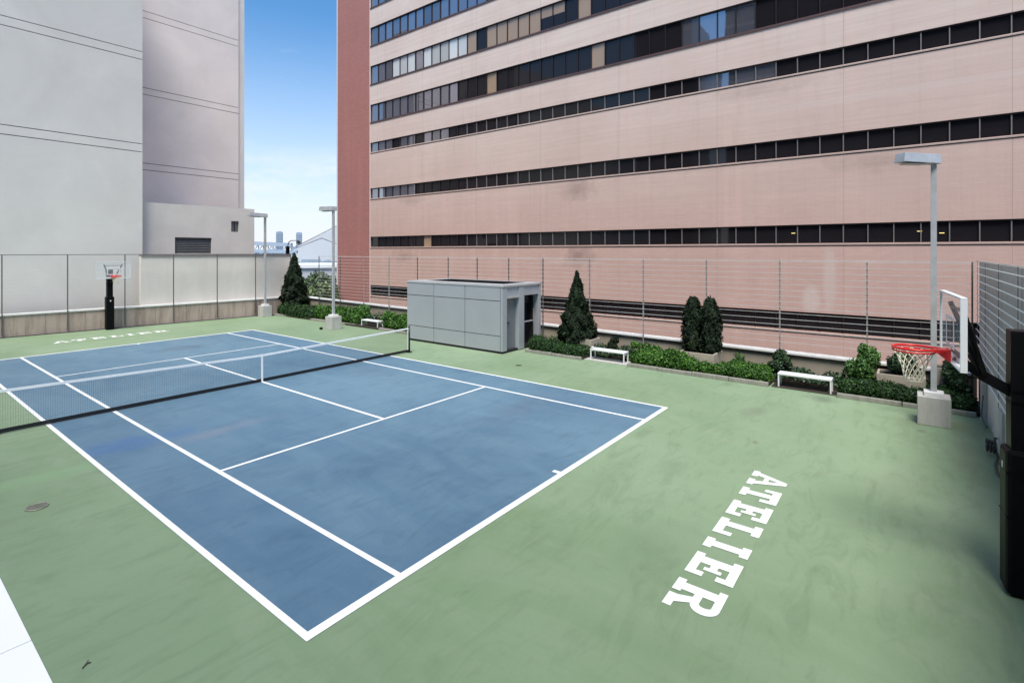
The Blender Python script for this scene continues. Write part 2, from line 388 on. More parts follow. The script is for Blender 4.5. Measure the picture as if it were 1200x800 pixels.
def trunk_mesh(name,base,top,r0,r1,mat,parent,limbs=0,spread=1.0):
    mb=MB(); b=Vector(base);t=Vector(top);pts=[b+(t-b)*k/5+Vector((random.uniform(-1,1),random.uniform(-1,1),0))*r0*.5*(0<k<5) for k in range(6)]
    mb.tube(pts,[r0+(r1-r0)*k/5 for k in range(6)],8)
    for i in range(limbs):
        k=random.uniform(.4,.9);p=b+(t-b)*k;a=random.uniform(0,6.28);L=spread*random.uniform(.5,1)
        mb.tube([p,p+Vector((math.cos(a)*L*.5,math.sin(a)*L*.5,L*.35)),p+Vector((math.cos(a)*L,math.sin(a)*L,L*.9))],[r1*1.3,r1*.8,r1*.3],6)
    return mb.build(name,mat,parent)
def hedge(label,x0,x1,y0,y1,z0,z1,mat,dens=900,size=.05,group='clipped hedges in the planting beds',petals=0.0,seed=1):
    t=thing('hedge',label,'hedge',((x0+x1)/2,(y0+y1)/2,z0),group)
    L=y1-y0; nb=max(2,int(L/.42)); bl=[]
    for i in range(nb):
        for sx in (0,1):
            cy=y0+(i+.5)/nb*L+random.uniform(-.09,.09); h=(z1-z0)*random.uniform(.72,1.1)
            cx=x0+(x1-x0)*(.27 if sx==0 else .73)
            bl.append(((cx,cy,z0+h*.45),((x1-x0)*random.uniform(.27,.36),L/nb*random.uniform(.62,.9),h*.55)))
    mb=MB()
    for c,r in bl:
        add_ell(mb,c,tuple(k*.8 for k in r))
    mb.build('shade_core',M['core'],t)  # solid core, coloured as the shaded inside of the hedge
    P,N=blobs_points(bl,dens); k=P[:,2]>z0; P=P[k];N=N[k]
    N=N+np.array([0,0,.35])
    leaves_mesh('foliage',P,N,size,mat,t)
    if petals:
        idx=RNG.choice(len(P),int(petals*L)); leaves_mesh('flowers',P[idx]+N[idx]*.02,N[idx],.045,M['petal'],t,aspect=1)
    return t
def add_ell(mb,c,r,n=10,k=6):
    o=len(mb.v)
    for i in range(1,k):
        th=math.pi*i/k
        for j in range(n):
            a=2*math.pi*j/n; mb.v.append((c[0]+r[0]*math.sin(th)*math.cos(a),c[1]+r[1]*math.sin(th)*math.sin(a),c[2]+r[2]*math.cos(th)))
    for i in range(k-2):
        for j in range(n):
            mb.f.append((o+i*n+j,o+(i+1)*n+j,o+(i+1)*n+(j+1)%n,o+i*n+(j+1)%n)); mb.m.append(0); mb.sm.append(True)
    mb.f.append(tuple(o+j for j in range(n))); mb.m.append(0); mb.sm.append(True)
    mb.f.append(tuple(o+(k-2)*n+j for j in range(n))[::-1]); mb.m.append(0); mb.sm.append(True)
def cypress(label,x,y,z0,z1,prof,dens=2600,size=.055,group=None,lean=0,mat='cyp'):
    """prof: radius at fractions of height"""
    t=thing('cypress_tree',label,'tree',(x,y,z0),group)
    H=z1-z0; trunk_mesh('trunk',(x,y,z0-.25),(x,y,z0+H*.5),.06,.03,M['bark'],t)
    hs=np.linspace(0,1,len(prof))
    def rad(h): return np.interp(h,hs,prof)
    n=int(dens*H*np.mean(prof)*6.28)
    h=RNG.uniform(0,1,n*2); acc=RNG.uniform(0,max(prof),n*2)<rad(h); h=h[acc][:n]; n=len(h)
    a=RNG.uniform(0,2*np.pi,n)
    Pn=np.stack([np.cos(a),np.sin(a),h*H*.9],1)
    bumpy=1+.5*nz3(Pn*np.array([1.2,1.2,1]),2.3,x)+.34*nz3(Pn,5.5,y)-.1*np.sign(nz3(Pn,3.7,x+y)-.25).clip(0,1)
    r=rad(h)*bumpy*(1-np.abs(RNG.normal(0,.1,n)))
    P=np.stack([x+np.cos(a)*r+lean*h,y+np.sin(a)*r,z0+h*H+RNG.normal(0,.03,n)],1)
    N=np.stack([np.cos(a),np.sin(a),np.full(n,.9)],1)
    leaves_mesh('crown',P,N,size,M[mat],t,aspect=2.6,jit=.65)
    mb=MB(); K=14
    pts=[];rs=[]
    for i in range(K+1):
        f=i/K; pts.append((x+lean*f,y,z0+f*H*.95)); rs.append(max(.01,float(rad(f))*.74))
    mb.tube(pts,rs,14); mb.build('shade_core',M['cypcore'],t)  # dark core, coloured as the shade inside the crown
    return t
def shrub(label,x,y,z0,z1,r,mat,dens=700,size=.05,n=7,cat='shrub',name='shrub',core=True,group=None,ry=None,petals=0):
    t=thing(name,label,cat,(x,y,z0),group); ry=ry or r
    bl=[]
    for i in range(n):
        a=random.uniform(0,6.28);q=random.uniform(0,.62);h=random.uniform(.18,.82)
        k=random.uniform(.32,.5)*(1.15-h*.5)
        bl.append(((x+math.cos(a)*q*r,y+math.sin(a)*q*ry,z0+h*(z1-z0)),(r*k,ry*k,(z1-z0)*k*.55)))
    P,N=blobs_points(bl,dens); P[:,2]=np.maximum(P[:,2],z0+.01); N=N+np.array([0,0,.3])
    leaves_mesh('foliage',P,N,size,mat,t)
    if petals:
        idx=RNG.choice(len(P),petals); leaves_mesh('flowers',P[idx]+N[idx]*.02,N[idx],.045,M['petal'],t,aspect=1)
    mb=MB()
    for i in range(6):
        c,_=bl[i%n]; mb.tube([(x+random.uniform(-.08,.08),y+random.uniform(-.08,.08),z0-.05),((x+c[0])/2,(y+c[1])/2,(z0+c[2])/2+.05),c],[.02,.014,.006],5)
    mb.build('stems',M['bark'],t)
    return t

# ------------------------------------------------------------------ SETTING: ground, deck, court
mb=MB(); mb.quad((-4000,-4000,-9),(4000,-4000,-9),(4000,4000,-9),(-4000,4000,-9)); struct(mb.build('ground',M['asphalt']))
def wy(x): return 18.83-.1*x              # face line of the far low wall
mb=MB(); a,b=-32,11.62
mb.v=[(a,-19.2,0),(b,-19.2,0),(b,wy(b)+.1,0),(a,wy(a)+.1,0),(a,-19.2,-.6),(b,-19.2,-.6),(b,wy(b)+.1,-.6),(a,wy(a)+.1,-.6)]
for f in ((0,1,2,3),(7,6,5,4),(0,4,5,1),(1,5,6,2),(2,6,7,3),(3,7,4,0)): mb.f.append(f);mb.m.append(0);mb.sm.append(False)
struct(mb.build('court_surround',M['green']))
mb=MB(); mb.box(a,b,-19.2,16.9,-9,-.62); struct(mb.build('podium',M['annex']))
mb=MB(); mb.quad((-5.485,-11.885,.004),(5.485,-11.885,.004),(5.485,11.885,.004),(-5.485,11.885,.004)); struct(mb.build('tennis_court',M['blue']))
# white lines (cut so that none overlap)
mb=MB(); z=.008; w=.055; wb=.065
def ln(x0,x1,y0,y1): mb.quad((x0,y0,z),(x1,y0,z),(x1,y1,z),(x0,y1,z))
for s_ in (-1,1):
    ln(-5.485,5.485,*sorted((s_*11.885,s_*(11.885-2*wb))))
    ln(*sorted((s_*5.485,s_*(5.485-.09))),-11.885+2*wb,11.885-2*wb)
    ln(*sorted((s_*4.115,s_*(4.115-.09))),-11.885+2*wb,11.885-2*wb)
    ln(-4.025,4.025,*sorted((s_*6.4,s_*(6.4-.08))))
    ln(-.05,.05,*sorted((s_*(11.885-2*wb),s_*(11.885-2*wb-.15))))
ln(-.045,.045,-6.32,6.32)
struct(mb.build('court_lines',M['line']))
mb=MB(); mb.box(-20,-7.36,-19.1,-9.462,-.1,.03); mb.box(-20,-7.36,-9.448,30 if False else 12,-.1,.03)
struct(mb.build('terrace_paving',M['coping'],bevel=.004))

# painted lettering
LT={
'A':(.70,[[(0,0),(.27,0),(.27,.11),(0,.11)],[(.43,0),(.70,0),(.70,.11),(.43,.11)],
     [(.06,.11),(.21,.11),(.35,.50),(.35,.63),(.285,.63)],[(.49,.11),(.64,.11),(.415,.63),(.35,.63),(.35,.50)],
     [(.256,.24),(.444,.24),(.415,.32),(.285,.32)]]),
'T':(.57,[[(0,.50),(.57,.50),(.57,.63),(0,.63)],[(0,.36),(.11,.36),(.11,.50),(0,.50)],[(.46,.36),(.57,.36),(.57,.50),(.46,.50)],
     [(.205,.115),(.365,.115),(.365,.50),(.205,.50)],[(.11,0),(.46,0),(.46,.115),(.11,.115)]]),
'E':(.57,[[(0,0),(.57,0),(.57,.12),(0,.12)],[(0,.51),(.57,.51),(.57,.63),(0,.63)],[(.08,.12),(.25,.12),(.25,.51),(.08,.51)],
     [(.46,.12),(.57,.12),(.57,.23),(.46,.23)],[(.46,.40),(.57,.40),(.57,.51),(.46,.51)],[(.25,.265),(.33,.265),(.33,.365),(.25,.365)],[(.33,.20),(.405,.20),(.405,.43),(.33,.43)]]),
'L':(.54,[[(0,0),(.54,0),(.54,.13),(0,.13)],[(.43,.13),(.54,.13),(.54,.27),(.43,.27)],[(.09,.13),(.25,.13),(.25,.51),(.09,.51)],[(0,.51),(.335,.51),(.335,.63),(0,.63)]]),
'I':(.29,[[(0,0),(.29,0),(.29,.12),(0,.12)],[(0,.51),(.29,.51),(.29,.63),(0,.63)],[(.065,.12),(.225,.12),(.225,.51),(.065,.51)]]),
}
arc=[(.40+.165*math.cos(t),.455+.175*math.sin(t)) for t in [R(90-15*i) for i in range(13)]]
inn=[(.385+.045*math.cos(t),.455+.075*math.sin(t)) for t in [R(90-15*i) for i in range(13)]]
Rp=[[(0,0),(.28,0),(.28,.11),(0,.11)],[(.07,.11),(.23,.11),(.23,.53),(.07,.53)],[(0,.53),(.23,.53),(.23,.63),(0,.63)],[(.23,.53),(.385,.53),(.40,.63),(.23,.63)],[(.23,.28),(.40,.28),(.385,.38),(.23,.38)]]
for i in range(12): Rp.append([arc[i],arc[i+1],inn[i+1],inn[i]])
Rp+=[[(.30,.28),(.36,.11),(.52,.11),(.43,.28)],[(.36,0),(.63,0),(.63,.11),(.36,.11)]]
LT['R']=(.63,Rp)
starts=[2.46,1.69,.94,.19,-.55,-1.04,-1.80]
def painted_word(label,ox,fx):
    t=thing('painted_word',label,'lettering',(fx(0,0)[0],fx(0,0)[1],.004),'ATELIER words painted on the green apron')
    for ch,st in zip('ATELIER',starts):
        wd,polys=LT[ch]; mb=MB()
        for p in polys:
            q=[(*fx(2.46-st+u,v),.0085) for u,v in p]
            ar=sum(q[i][0]*q[(i+1)%len(q)][1]-q[(i+1)%len(q)][0]*q[i][1] for i in range(len(q)))
            mb.poly(*(q if ar>0 else q[::-1]))
        mb.build('letter',M['letter'],t,label='painted white letter '+ch)
    return t
painted_word('white slab letters reading ATELIER painted on green in front of the near hoop',0,lambda u,v:(2.46-u,-14.785-v))
painted_word('white slab letters reading ATELIER painted beyond the far baseline by the low wall',0,lambda u,v:(-2.44+u,14.98+v*.95-.0*u))

# ------------------------------------------------------------------ PINK OFFICE BUILDING
XF=22.0; YS,YN=-62,23.19
bands=[(.25,1.22),(4.80,5.77),(9.36,10.32),(13.72,14.62),(16.42,18.2),(20.0,21.84),(23.62,25.46),(27.2,29.0)]
pb=thing('office_building','long pink brick office building with dark ribbon windows beyond the parapet','building',(XF,0,-9))
zs=[-9]+[v for b_ in bands for v in b_]+[33]
for i in range(0,len(zs),2):
    mb=MB(); mb.box(XF,XF+.5,YS,YN,zs[i],zs[i+1]); mb.build('brick_band',M['brick'],pb)
mb=MB(); mb.box(XF+.42,XF+26,YS+.01,YN-.01,-9,33.0); mb.build('building_core',M['dark'],pb)
mb=MB(); mb.box(XF-.02,XF+.06,YN+.002,YN+.1,-9,33); mb.build('corner_trim',M['white_edge'],pb)
mb=MB()
for k,(z0,z1) in enumerate(bands[:4]):
    mb.box(XF-.035,XF-.002,YS,YN-.02,z0-.10,z0-.04,m=0); mb.box(XF-.02,XF-.002,YS,YN-.02,z0-.135,z0-.105,m=1)
mb.build('window_ledge',[M['ledge'],M['frame']],pb)
mb=MB()
for k,(z0,z1) in enumerate(bands[4:]):
    mb.box(XF-.05,XF+.08,YS,YN-.02,z0-.0,z0+.13,m=0)
mb.build('window_sill',[M['framebrown']],pb)
P=1.02
def pane_look(b,i):  # glass picked per bay to lay out blinds and sky reflections
    if b==5:
        if 3<=i<=5 or 7<=i<=11: return 'gwhite' if i!=6 else 'gmid'
        if i in(12,14,16,17,18): return 'gtan'
        if i in (15,): return 'gtan'
        if i in (19,20): return 'half'
        if i==22: return 'gtan'
        return 'gmid' if i<11 or 27<=i<30 else 'gdark'
    if b==4:
        if i in (14,23): return 'gtan'
        return 'gmid' if (i<11 or 29<=i<=32) else 'gdark'
    if b>=6: return 'gmid' if i<14 else 'gdark'
    if b==1 and i==7: return 'gtan'
    if b==2: return 'gmid' if i<6 else 'gdark'
    if b==3: return 'gmid' if (i<10 and i not in(3,6) or 30<=i<=33) else 'gdark'
    return 'gdark'
C0=(-8.684,-17.238,4.363);sy,cyw=math.sin(.9161),math.cos(.9161)
def proj(x,y,z):
    dx,dy,dz=x-C0[0],y-C0[1],z-C0[2];w_=dx*sy+dy*cyw
    if w_<.3:return None
    return 600+607.3*(dx*cyw-dy*sy)/w_,294.9-607.3*dz/w_,w_
wins=[]
for b_,(z0,z1) in enumerate(bands):
    for i in range(0,84):
        y1=23.15-P*i;y0=y1-P
        if y0<YS+.2:continue
        p=proj(XF,(y0+y1)/2,(z0+z1)/2); vis=p and -30<p[0]<1225 and -15<p[1]
        wins.append((b_,i,y0,y1,z0,z1,(z1-z0)/p[2]**2 if vis else 0))
order=sorted(range(len(wins)),key=lambda k:-wins[k][6])
big=set(k for k in order[:100] if wins[k][6]>0)
mats=[M['gdark'],M['gmid'],M['gwhite'],M['gtan'],M['frame'],M['mull']]
mid={'gdark':0,'gmid':1,'gwhite':2,'gtan':3}
def win(mb,b_,i,y0,y1,z0,z1):
    k=pane_look(b_,i); zb=z0+(.13 if b_>=4 else .02); zt=z1-.06; X=XF+.14+.004*math.sin(i*12.9+b_); ti=.006*math.sin(i*7.7+b_*3.1)
    g0=y0+.025;g1=y1-.025
    if k=='half':
        zm=(zb+zt)/2+.1
        mb.quad((X+ti,g1,zb),(X-ti,g0,zb),(X-ti,g0,zm),(X+ti,g1,zm),m=0); mb.quad((X+ti,g1,zm),(X-ti,g0,zm),(X-ti,g0,zt),(X+ti,g1,zt),m=3)
    else: mb.quad((X+ti,g1,zb),(X-ti,g0,zb),(X-ti,g0,zt),(X+ti,g1,zt),m=mid[k])
    mt=4 if (b_>=4 or b_==0 or i<11) else 5
    mb.box(XF+.06,XF+.2,y0-.022,y0+.022,zb,zt,m=mt)
    mb.box(XF+.03,XF+.3,y0-.022,y1-.0225,zt,z1-.002,m=4)
rest=MB()
for k,(b_,i,y0,y1,z0,z1,sc) in enumerate(wins):
    if b_==0 : win(rest,b_,i,y0,y1,z0,z1) if k not in big else None
    if k in big:
        mb=MB(); win(mb,b_,i,y0,y1,z0,z1); mb.build('window',mats,pb)
    elif b_!=0: win(rest,b_,i,y0,y1,z0,z1)
o=rest.build('window',mats,pb); o['kind']='stuff'
for (y,z) in ((-12.35,5.32),(-17.6,5.3),(-18.4,5.2)):
    mb=MB(); mb.box(XF+.118,XF+.126,y-.09,y+.09,z,z+.035); mb.build('lamp_reflection',M['warm'],pb)  # glowing strips on the panes stand in for yellow lamp reflections
# red stair tower
rt=thing('stair_tower','tall plain red brick tower on the left end of the pink office building','building',(22.5,25.8,-9))
mb=MB(); mb.box(21.93,30,23.3,28.3,-9,40); mb.build('wall',M['redbrick'],rt)
mb=MB(); mb.box(21.9,22.2,28.302,28.45,-9,40); mb.build('corner_trim',M['white_edge'],rt)

# ------------------------------------------------------------------ WHITE / GREY TOWERS, ANNEX (far left)
def grooved(name,mats,parent,x0,x1,y0,y1,z0,z1,cuts,g=.045):
    mb=MB(); z=z0
    for c in sorted(cuts):
        mb.box(x0,x1,y0,y1,z,c-g/2); z=c+g/2
    mb.box(x0,x1,y0,y1,z,z1); mb.box(x0+.05,x1-.05,y0+.06,y1-.05,z0,z1-.05,m=1)
    return mb.build(name,mats,parent)
wt=thing('white_tower','tall blank white tower with paired grooves behind the left fence','building',(-14,24,-9))
grooved('wall',[M['white_wall'],M['groove']],wt,-34,2.85,20.5,28,-9,27,[10.53,11.03,16.25,16.74,21.97,22.46])
gt=thing('grey_tower','pinkish grey blank tower set back beside the sky gap','building',(8,31,-9))
grooved('wall',[M['grey_wall'],M['groove']],gt,2.9,12.14,28.1,34,-9,30,[10.47,10.97,16.1,16.6,21.8,22.32,27.5,28.0])
mb=MB(); mb.box(12.17,12.67,28.2,34,-9,30); mb.box(12.13,12.18,28.4,33.9,-9,29.9,m=1); mb.build('corner_pier',[M['white_wall'],M['groove']],gt)
an=thing('annex_building','low stained concrete annex with louvre opening between tower and sky','building',(6.5,24,-9))
mb=MB()
# front wall with two openings
fy0,fy1=21.0,21.35
ops=[(4.82,7.07,4.24,5.31),(8.37,8.91,5.77,6.54)]
mb.box(2.86,10.01,fy0,fy1,-9,4.24); mb.box(2.86,4.82,fy0,fy1,4.24,7.48); mb.box(4.82,7.07,fy0,fy1,5.31,7.48); mb.box(7.07,8.37,fy0,fy1,4.24,7.48)
mb.box(8.37,8.91,fy0,fy1,4.24,5.77); mb.box(8.37,8.91,fy0,fy1,6.54,7.48); mb.box(8.91,10.01,fy0,fy1,4.24,7.48)
mb.box(2.86,10.01,fy1,28.08,-9,7.47)
mb.build('wall',M['annex'],an)
mb=MB(); 
for i in range(9): z=4.26+i*.117; mb.quad((4.83,21.16,z+.1),(7.06,21.16,z+.1),(7.06,21.08,z),(4.83,21.08,z))
mb.quad((4.83,21.2,4.25),(7.06,21.2,4.25),(7.06,21.2,5.30),(4.83,21.2,5.30)); mb.build('louvre',M['louvre'],an)
wf=MB()
wf.box(8.39,8.89,21.12,21.15,5.79,6.52,m=0); wf.box(8.62,8.66,21.09,21.117,5.79,6.52,m=1); wf.build('window',[M['louvre'],M['frame']],an)

# boundary wall behind fence on the right part of the far side
bw=thing('boundary_wall','pale rendered wall with dark top rail behind the far corner fence','wall',(7,18.9,1.1))
mb=MB(); xa,xb=2.36,11.3
def slab(mb,x0,x1,d0,d1,z0,z1,m=0):
    o=len(mb.v)
    for z in (z0,z1):
        for x,d in ((x0,d0),(x1,d0),(x1,d1),(x0,d1)): mb.v.append((x,wy(x)+d,z))
    for f in ((0,3,2,1),(4,5,6,7),(0,1,5,4),(1,2,6,5),(2,3,7,6),(3,0,4,7)): mb.f.append(tuple(o+i for i in f)); mb.m.append(m); mb.sm.append(False)
slab(mb,xa,xb,.55,.85,1.0,4.08); mb.build('wall',M['annex'],bw)
mb=MB(); slab(mb,xa,xb,.5,.9,4.082,4.17); mb.build('top_rail',M['rail'],bw)
# plinth wall
pw=thing('plinth_wall','low stained concrete wall under the far left fence','wall',(-5,19.3,0))
mb=MB(); xs=[-32]+[x for x in np.arange(-29.5,11,1.62)]+[11.3]
for i in range(len(xs)-1): slab(mb,xs[i]+.012,xs[i+1]-.012,0.0,.5,0,1.1)
slab(mb,-32,11.3,.02,.48,0,1.09); mb.build('wall',M['plinth'],pw)
mb=MB(); slab(mb,-32,11.3,-.05,.56,1.102,1.17); mb.build('cap',M['cap'],pw)
mb=MB(); slab(mb,-32,11.3,-.16,-.002,.001,.03); mb.build('gutter',M['joint'],pw)

# ------------------------------------------------------------------ FENCES
def wire(t,a,b,r=.007,mat='wire',name='wire'): 
    mb=MB(); mb.bar(a,b,r*2,r*2); return mb.build(name,M[mat],t)
lf=thing('wire_fence','wire fence on the low concrete wall below the white tower','fence',(0,18.8,0),'wire fences around the court')
for x in (-27,-24.2,-21.4,-18.6,-15.8,-13,-10.6,-8.4,-6.1,-3.61,-1.09,1.42,3.82,6.23,8.58,10.95):
    y=wy(x)-.06; mb=MB(); mb.box(x-.022,x+.022,y-.02,y+.02,.12,4.2); mb.build('post',M['fpost'],lf)
for i in range(15):
    z=1.32+i*.2; wire(lf,(-30,wy(-30)-.06,z),(11.1,wy(11.1)-.06,z),.005)
wire(lf,(-30,wy(-30)-.06,4.2),(11.1,wy(11.1)-.06,4.2),.016,'fpost','top_rail')
XR=11.45
rf=thing('wire_fence','long wire fence with tall posts on the parapet facing pink building','fence',(XR,0,0),'wire fences around the court')
pY=[14.9,12.45,9.95,7.5,5.0,2.57,.48,-1.58,-3.61,-6.08,-8.57,-11.1,-13.62,-16.15,-18.68]
for i,y in enumerate(pY):
    light=y<-5 and i%1==0 and y>-18 or y in (9.95,12.45)
    mb=MB(); mb.box(XR-.022,XR+.022,y-.02,y+.02,.25,4.06); mb.build('post',M['fpostl' if (y in(9.95,7.5) or -18<y<-5) else 'fpost'],rf)
for i in range(15): z=1.22+i*.2; wire(rf,(XR-.04,15,z),(XR-.04,-18.66,z),.0075,'wire')
wire(rf,(XR,15,4.06),(XR,-18.66,4.06),.009)
# near-right screen fence
YR=-18.78
sf=thing('screen_fence','grey mesh screen fence on white low wall at the right edge','fence',(6,YR,0),'wire fences around the court')
for k in range(8):
    x=12.03-k*2.57; 
    if x<-7:break
    mb=MB(); mb.box(x-2.56,min(x-.01,11.5),YR-.09,YR-.06,.99,4.07); mb.build('panel',M['panel'],sf)
    mb=MB(); xx=min(x,11.38); mb.box(xx-.025,xx+.025,YR-.012,YR-.004,.9,4.1); mb.build('post',M['fpost'],sf)
for i in range(15): z=1.14+i*.2; wire(sf,(11.38,YR+.02,z),(-7,YR+.02,z),.009,'netwhite')
wire(sf,(11.38,YR,4.1),(-7,YR,4.1),.012)
lw=thing('low_wall','pale low wall with grey piers beneath the screen fence','wall',(5,-18.9,0))
mb=MB(); mb.box(-7,11.5,-19.05,-18.82,0,.95); mb.build('wall',M['lowwall'],lw)
mb=MB(); mb.box(9.32,9.5,-18.815,-18.7,0,1.4,); mb.build('pier',M['block'],lw,bevel=.01)
mb=MB(); mb.box(6.25,6.75,-18.815,-18.77,0,.96); mb.build('pier',M['galv'],lw)
mb=MB(); mb.tube([(6.9,-18.76,.25),(6.6,-18.7,.32),(6.3,-18.68,.2),(6.1,-18.7,.05),(5.7,-18.62,.03),(5.2,-18.6,.03),(4.6,-18.66,.03)],.022,6)
for k in range(3): mb.tube([(6.35+.13*math.cos(a)+k*.04,-18.66+.05*k,.2+.13*math.sin(a)) for a in np.linspace(0,6.1,12)],.018,6)
tag(mb.build('hose',M['hose']),'dark coiled hose lying against the pale low wall behind padded post','hose')
mb=MB(); mb.tube([(9.1,-18.72,.7),(9.05,-18.68,.2),(8.9,-18.7,.12),(8.3,-18.72,.1)],.02,6)
tag(mb.build('pipe',M['fpost']),'thin grey conduit on the low wall beside the corner pier','pipe')

# ------------------------------------------------------------------ PARAPET with sloping cap
pp=thing('parapet_wall','tan parapet wall with bright white cap behind the planting beds','wall',(11.6,0,0))
def zc(y): return 1.0+.0105*y*(16.7/16.7)
mb=MB(); y0,y1=-18.8,17.66
def slopebox(mb,x0,x1,ya,yb,za0,zb0,za1,zb1,m=0):
    o=len(mb.v); mb.v+=[(x0,ya,za0),(x1,ya,za0),(x1,yb,zb0),(x0,yb,zb0),(x0,ya,za1),(x1,ya,za1),(x1,yb,zb1),(x0,yb,zb1)]
    for f in ((0,3,2,1),(4,5,6,7),(0,1,5,4),(1,2,6,5),(2,3,7,6),(3,0,4,7)): mb.f.append(tuple(o+i for i in f)); mb.m.append(m); mb.sm.append(False)
ys=np.linspace(y0,y1,16)
for i in range(15): slopebox(mb,11.6,11.85,ys[i]+.008,ys[i+1]-.008,-.5,-.5,zc(ys[i])-.07,zc(ys[i+1])-.07)
slopebox(mb,11.615,11.84,y0,y1,-.5,-.5,zc(y0)-.075,zc(y1)-.075)
mb.build('wall',M['tanwall'],pp)
mb=MB(); slopebox(mb,11.5,11.95,y0,y1,zc(y0)-.068,zc(y1)-.068,zc(y0),zc(y1)); mb.build('cap',M['cap'],pp,bevel=.006)
mb=MB(); slopebox(mb,11.56,11.598,y0,y1,zc(y0)-.15,zc(y1)-.15,zc(y0)-.12,zc(y1)-.12); mb.build('drip_rail',M['rail'],pp)

# ------------------------------------------------------------------ PLANTING BEDS
def kerb(label,pts,h=.13,w=.14):
    t=thing('kerb',label,'kerb',(pts[0][0],pts[0][1],0),'concrete kerbs edging the planting beds')
    for i in range(len(pts)-1):
        (xa,ya),(xb,yb)=pts[i],pts[i+1]; n=max(1,int(abs(math.hypot(xb-xa,yb-ya))/1.15))
        for k in range(n):
            a=(xa+(xb-xa)*k/n,ya+(yb-ya)*k/n); b=(xa+(xb-xa)*(k+.985)/n,ya+(yb-ya)*(k+.985)/n); j=random.uniform(-.012,.012); hh=h+random.uniform(-.012,.012)
            mb=MB(); mb.bar((a[0]+w/2+j,a[1],hh/2),(b[0]+w/2+j,b[1],hh/2),w,hh); mb.build('kerb_stone',M['kerb'],t,bevel=.012)
kerb('weathered kerb of the far corner bed below the wide cypress',[(9.45,17.5),(10.05,14.4),(9.65,12.95),(9.75,8.55)])
kerb('weathered kerb between far bench and the grey shed',[(9.65,6.2),(9.6,2.72)])
kerb('mossy kerb of the bed between the grey shed and middle bench',[(9.55,-3.95),(9.5,-6.75)])
kerb('weathered kerb of the bed between middle bench and near bench',[(9.6,-8.7),(9.62,-13.62)])
kerb('weathered kerb of the bed behind the near lamp post',[(9.55,-15.5),(9.55,-18.65)])
soil=MB(); 
soil.box(9.72,11.59,6.2,17.4,.001,.11); soil.box(9.75,11.59,2.75,6.19,.001,.112); soil.box(9.72,11.59,-6.75,-3.95,.001,.11); soil.box(9.76,11.59,-13.62,-8.7,.001,.11); soil.box(9.71,11.59,-18.75,-15.5,.001,.11)
soil.box(10.4,11.59,-8.69,-6.76,.001,.12); soil.box(10.35,11.59,-15.49,-13.63,.001,.12)
struct(soil.build('soil',M['soil']))

hedge('low hedge under the wide far corner cypress',9.65,10.5,12.9,17.2,.1,.85,M['hedged'],700,.06)
hedge('low bright hedge behind the middle lamp post, far side of court',9.85,10.7,8.6,12.8,.1,.92,M['hedge'],600,.07)
hedge('bright green hedge right of the far bench beside the shed',9.85,10.75,3.0,6.2,.1,.88,M['hedge'],700,.06)
hedge('dark rounded hedge between the shed and middle bench',9.6,10.5,-6.7,-4.2,.08,.60,M['hedged'],1200,.045,petals=4)
hedge('long bright hedge in front of the twin column cypresses, shed end',9.75,10.6,-11.3,-8.75,.08,.72,M['hedge'],1400,.05,petals=8)
hedge('bright green hedge ending left of the near bench',9.75,10.55,-13.55,-11.35,.08,.58,M['hedge'],1700,.042,petals=5)
hedge('dark clipped hedge behind the near lamp post',9.68,10.5,-18.6,-15.5,.08,.55,M['hedged'],1900,.038,petals=5)
hedge('dark low hedge against the shed side doorway',10.25,10.9,-4.15,-3.6,.05,.6,M['hedged'],1200,.045)
# loose ground cover behind
pts=[];nr=[]
for (ya,yb,zt) in ((6,17.2,.7),(-6.8,-4,.5),(-8.7,-6.8,.42),(-13.6,-8.7,.5),(-15.5,-13.6,.42),(-18.7,-15.5,.6)):
    n=int((yb-ya)*850); p=np.stack([RNG.uniform(10.35,11.58,n),RNG.uniform(ya,yb,n),np.zeros(n)],1)
    q=nz3(p,1.6,3); p[:,2]=.1+np.maximum(.03,(q+.62)*zt*.75)*RNG.uniform(.3,1,n); pts.append(p); nr.append(np.tile([-.3,0,.8],(n,1)))
o=leaves_mesh('ground_cover',np.concatenate(pts),np.concatenate(nr),.065,M['ivy']); o['kind']='stuff'; o['label']='dark leafy ground cover in the planting beds'

cypress('wide dark cypress in the far corner where the fences meet',10.7,16.75,.45,4.25,[.7,.8,.78,.72,.64,.53,.42,.28,.16,.03],900,.09)
cypress('pointed dark cypress between the grey shed and middle bench',10.75,-5.85,.3,3.52,[.56,.68,.70,.64,.54,.42,.35,.28,.20,.11,.02],2500,.06)
cypress('left one of the twin column cypresses behind the hedge',10.85,-10.80,.72,2.66,[.29,.35,.36,.34,.32,.30,.28,.22,.1],2300,.05)
cypress('right one of the twin column cypresses behind the hedge',10.80,-11.45,.72,2.64,[.31,.35,.34,.33,.32,.30,.27,.22,.12],2300,.05)
shrub('dark ivy clump climbing the parapet behind the near bench',11.2,-13.65,.15,.98,.5,M['ivy'],600,.06,12)
shrub('tall light green shrub behind the near rim and lamp post',10.9,-16.1,.2,1.62,.55,M['shrub'],900,.055,11)
shrub('dark flowering bush right behind the near lamp post pole',10.95,-17.15,.2,1.35,.62,M['ivy'],1100,.06,11,petals=14)
shrub('dark ivy mass in the corner beside the screen fence',10.7,-18.25,.15,1.3,.55,M['ivy'],1100,.06,10)
shrub('small upright dark shrub against the parapet behind middle bench',11.2,-7.3,.15,.92,.2,M['cyp'],1500,.045,6,ry=.35)
shrub('spiky green plant at the foot of the parapet, left of near bench',11.0,-12.4,.15,.78,.35,M['shrub'],500,.05,6)
shrub('leafy bush behind the right end of middle bench',10.8,-8.75,.15,.82,.4,M['hedge'],900,.055,8)
shrub('yellow green bush behind the hedge left of the far bench',10.9,9.2,.15,1.15,.8,M['shrub'],450,.08,9)
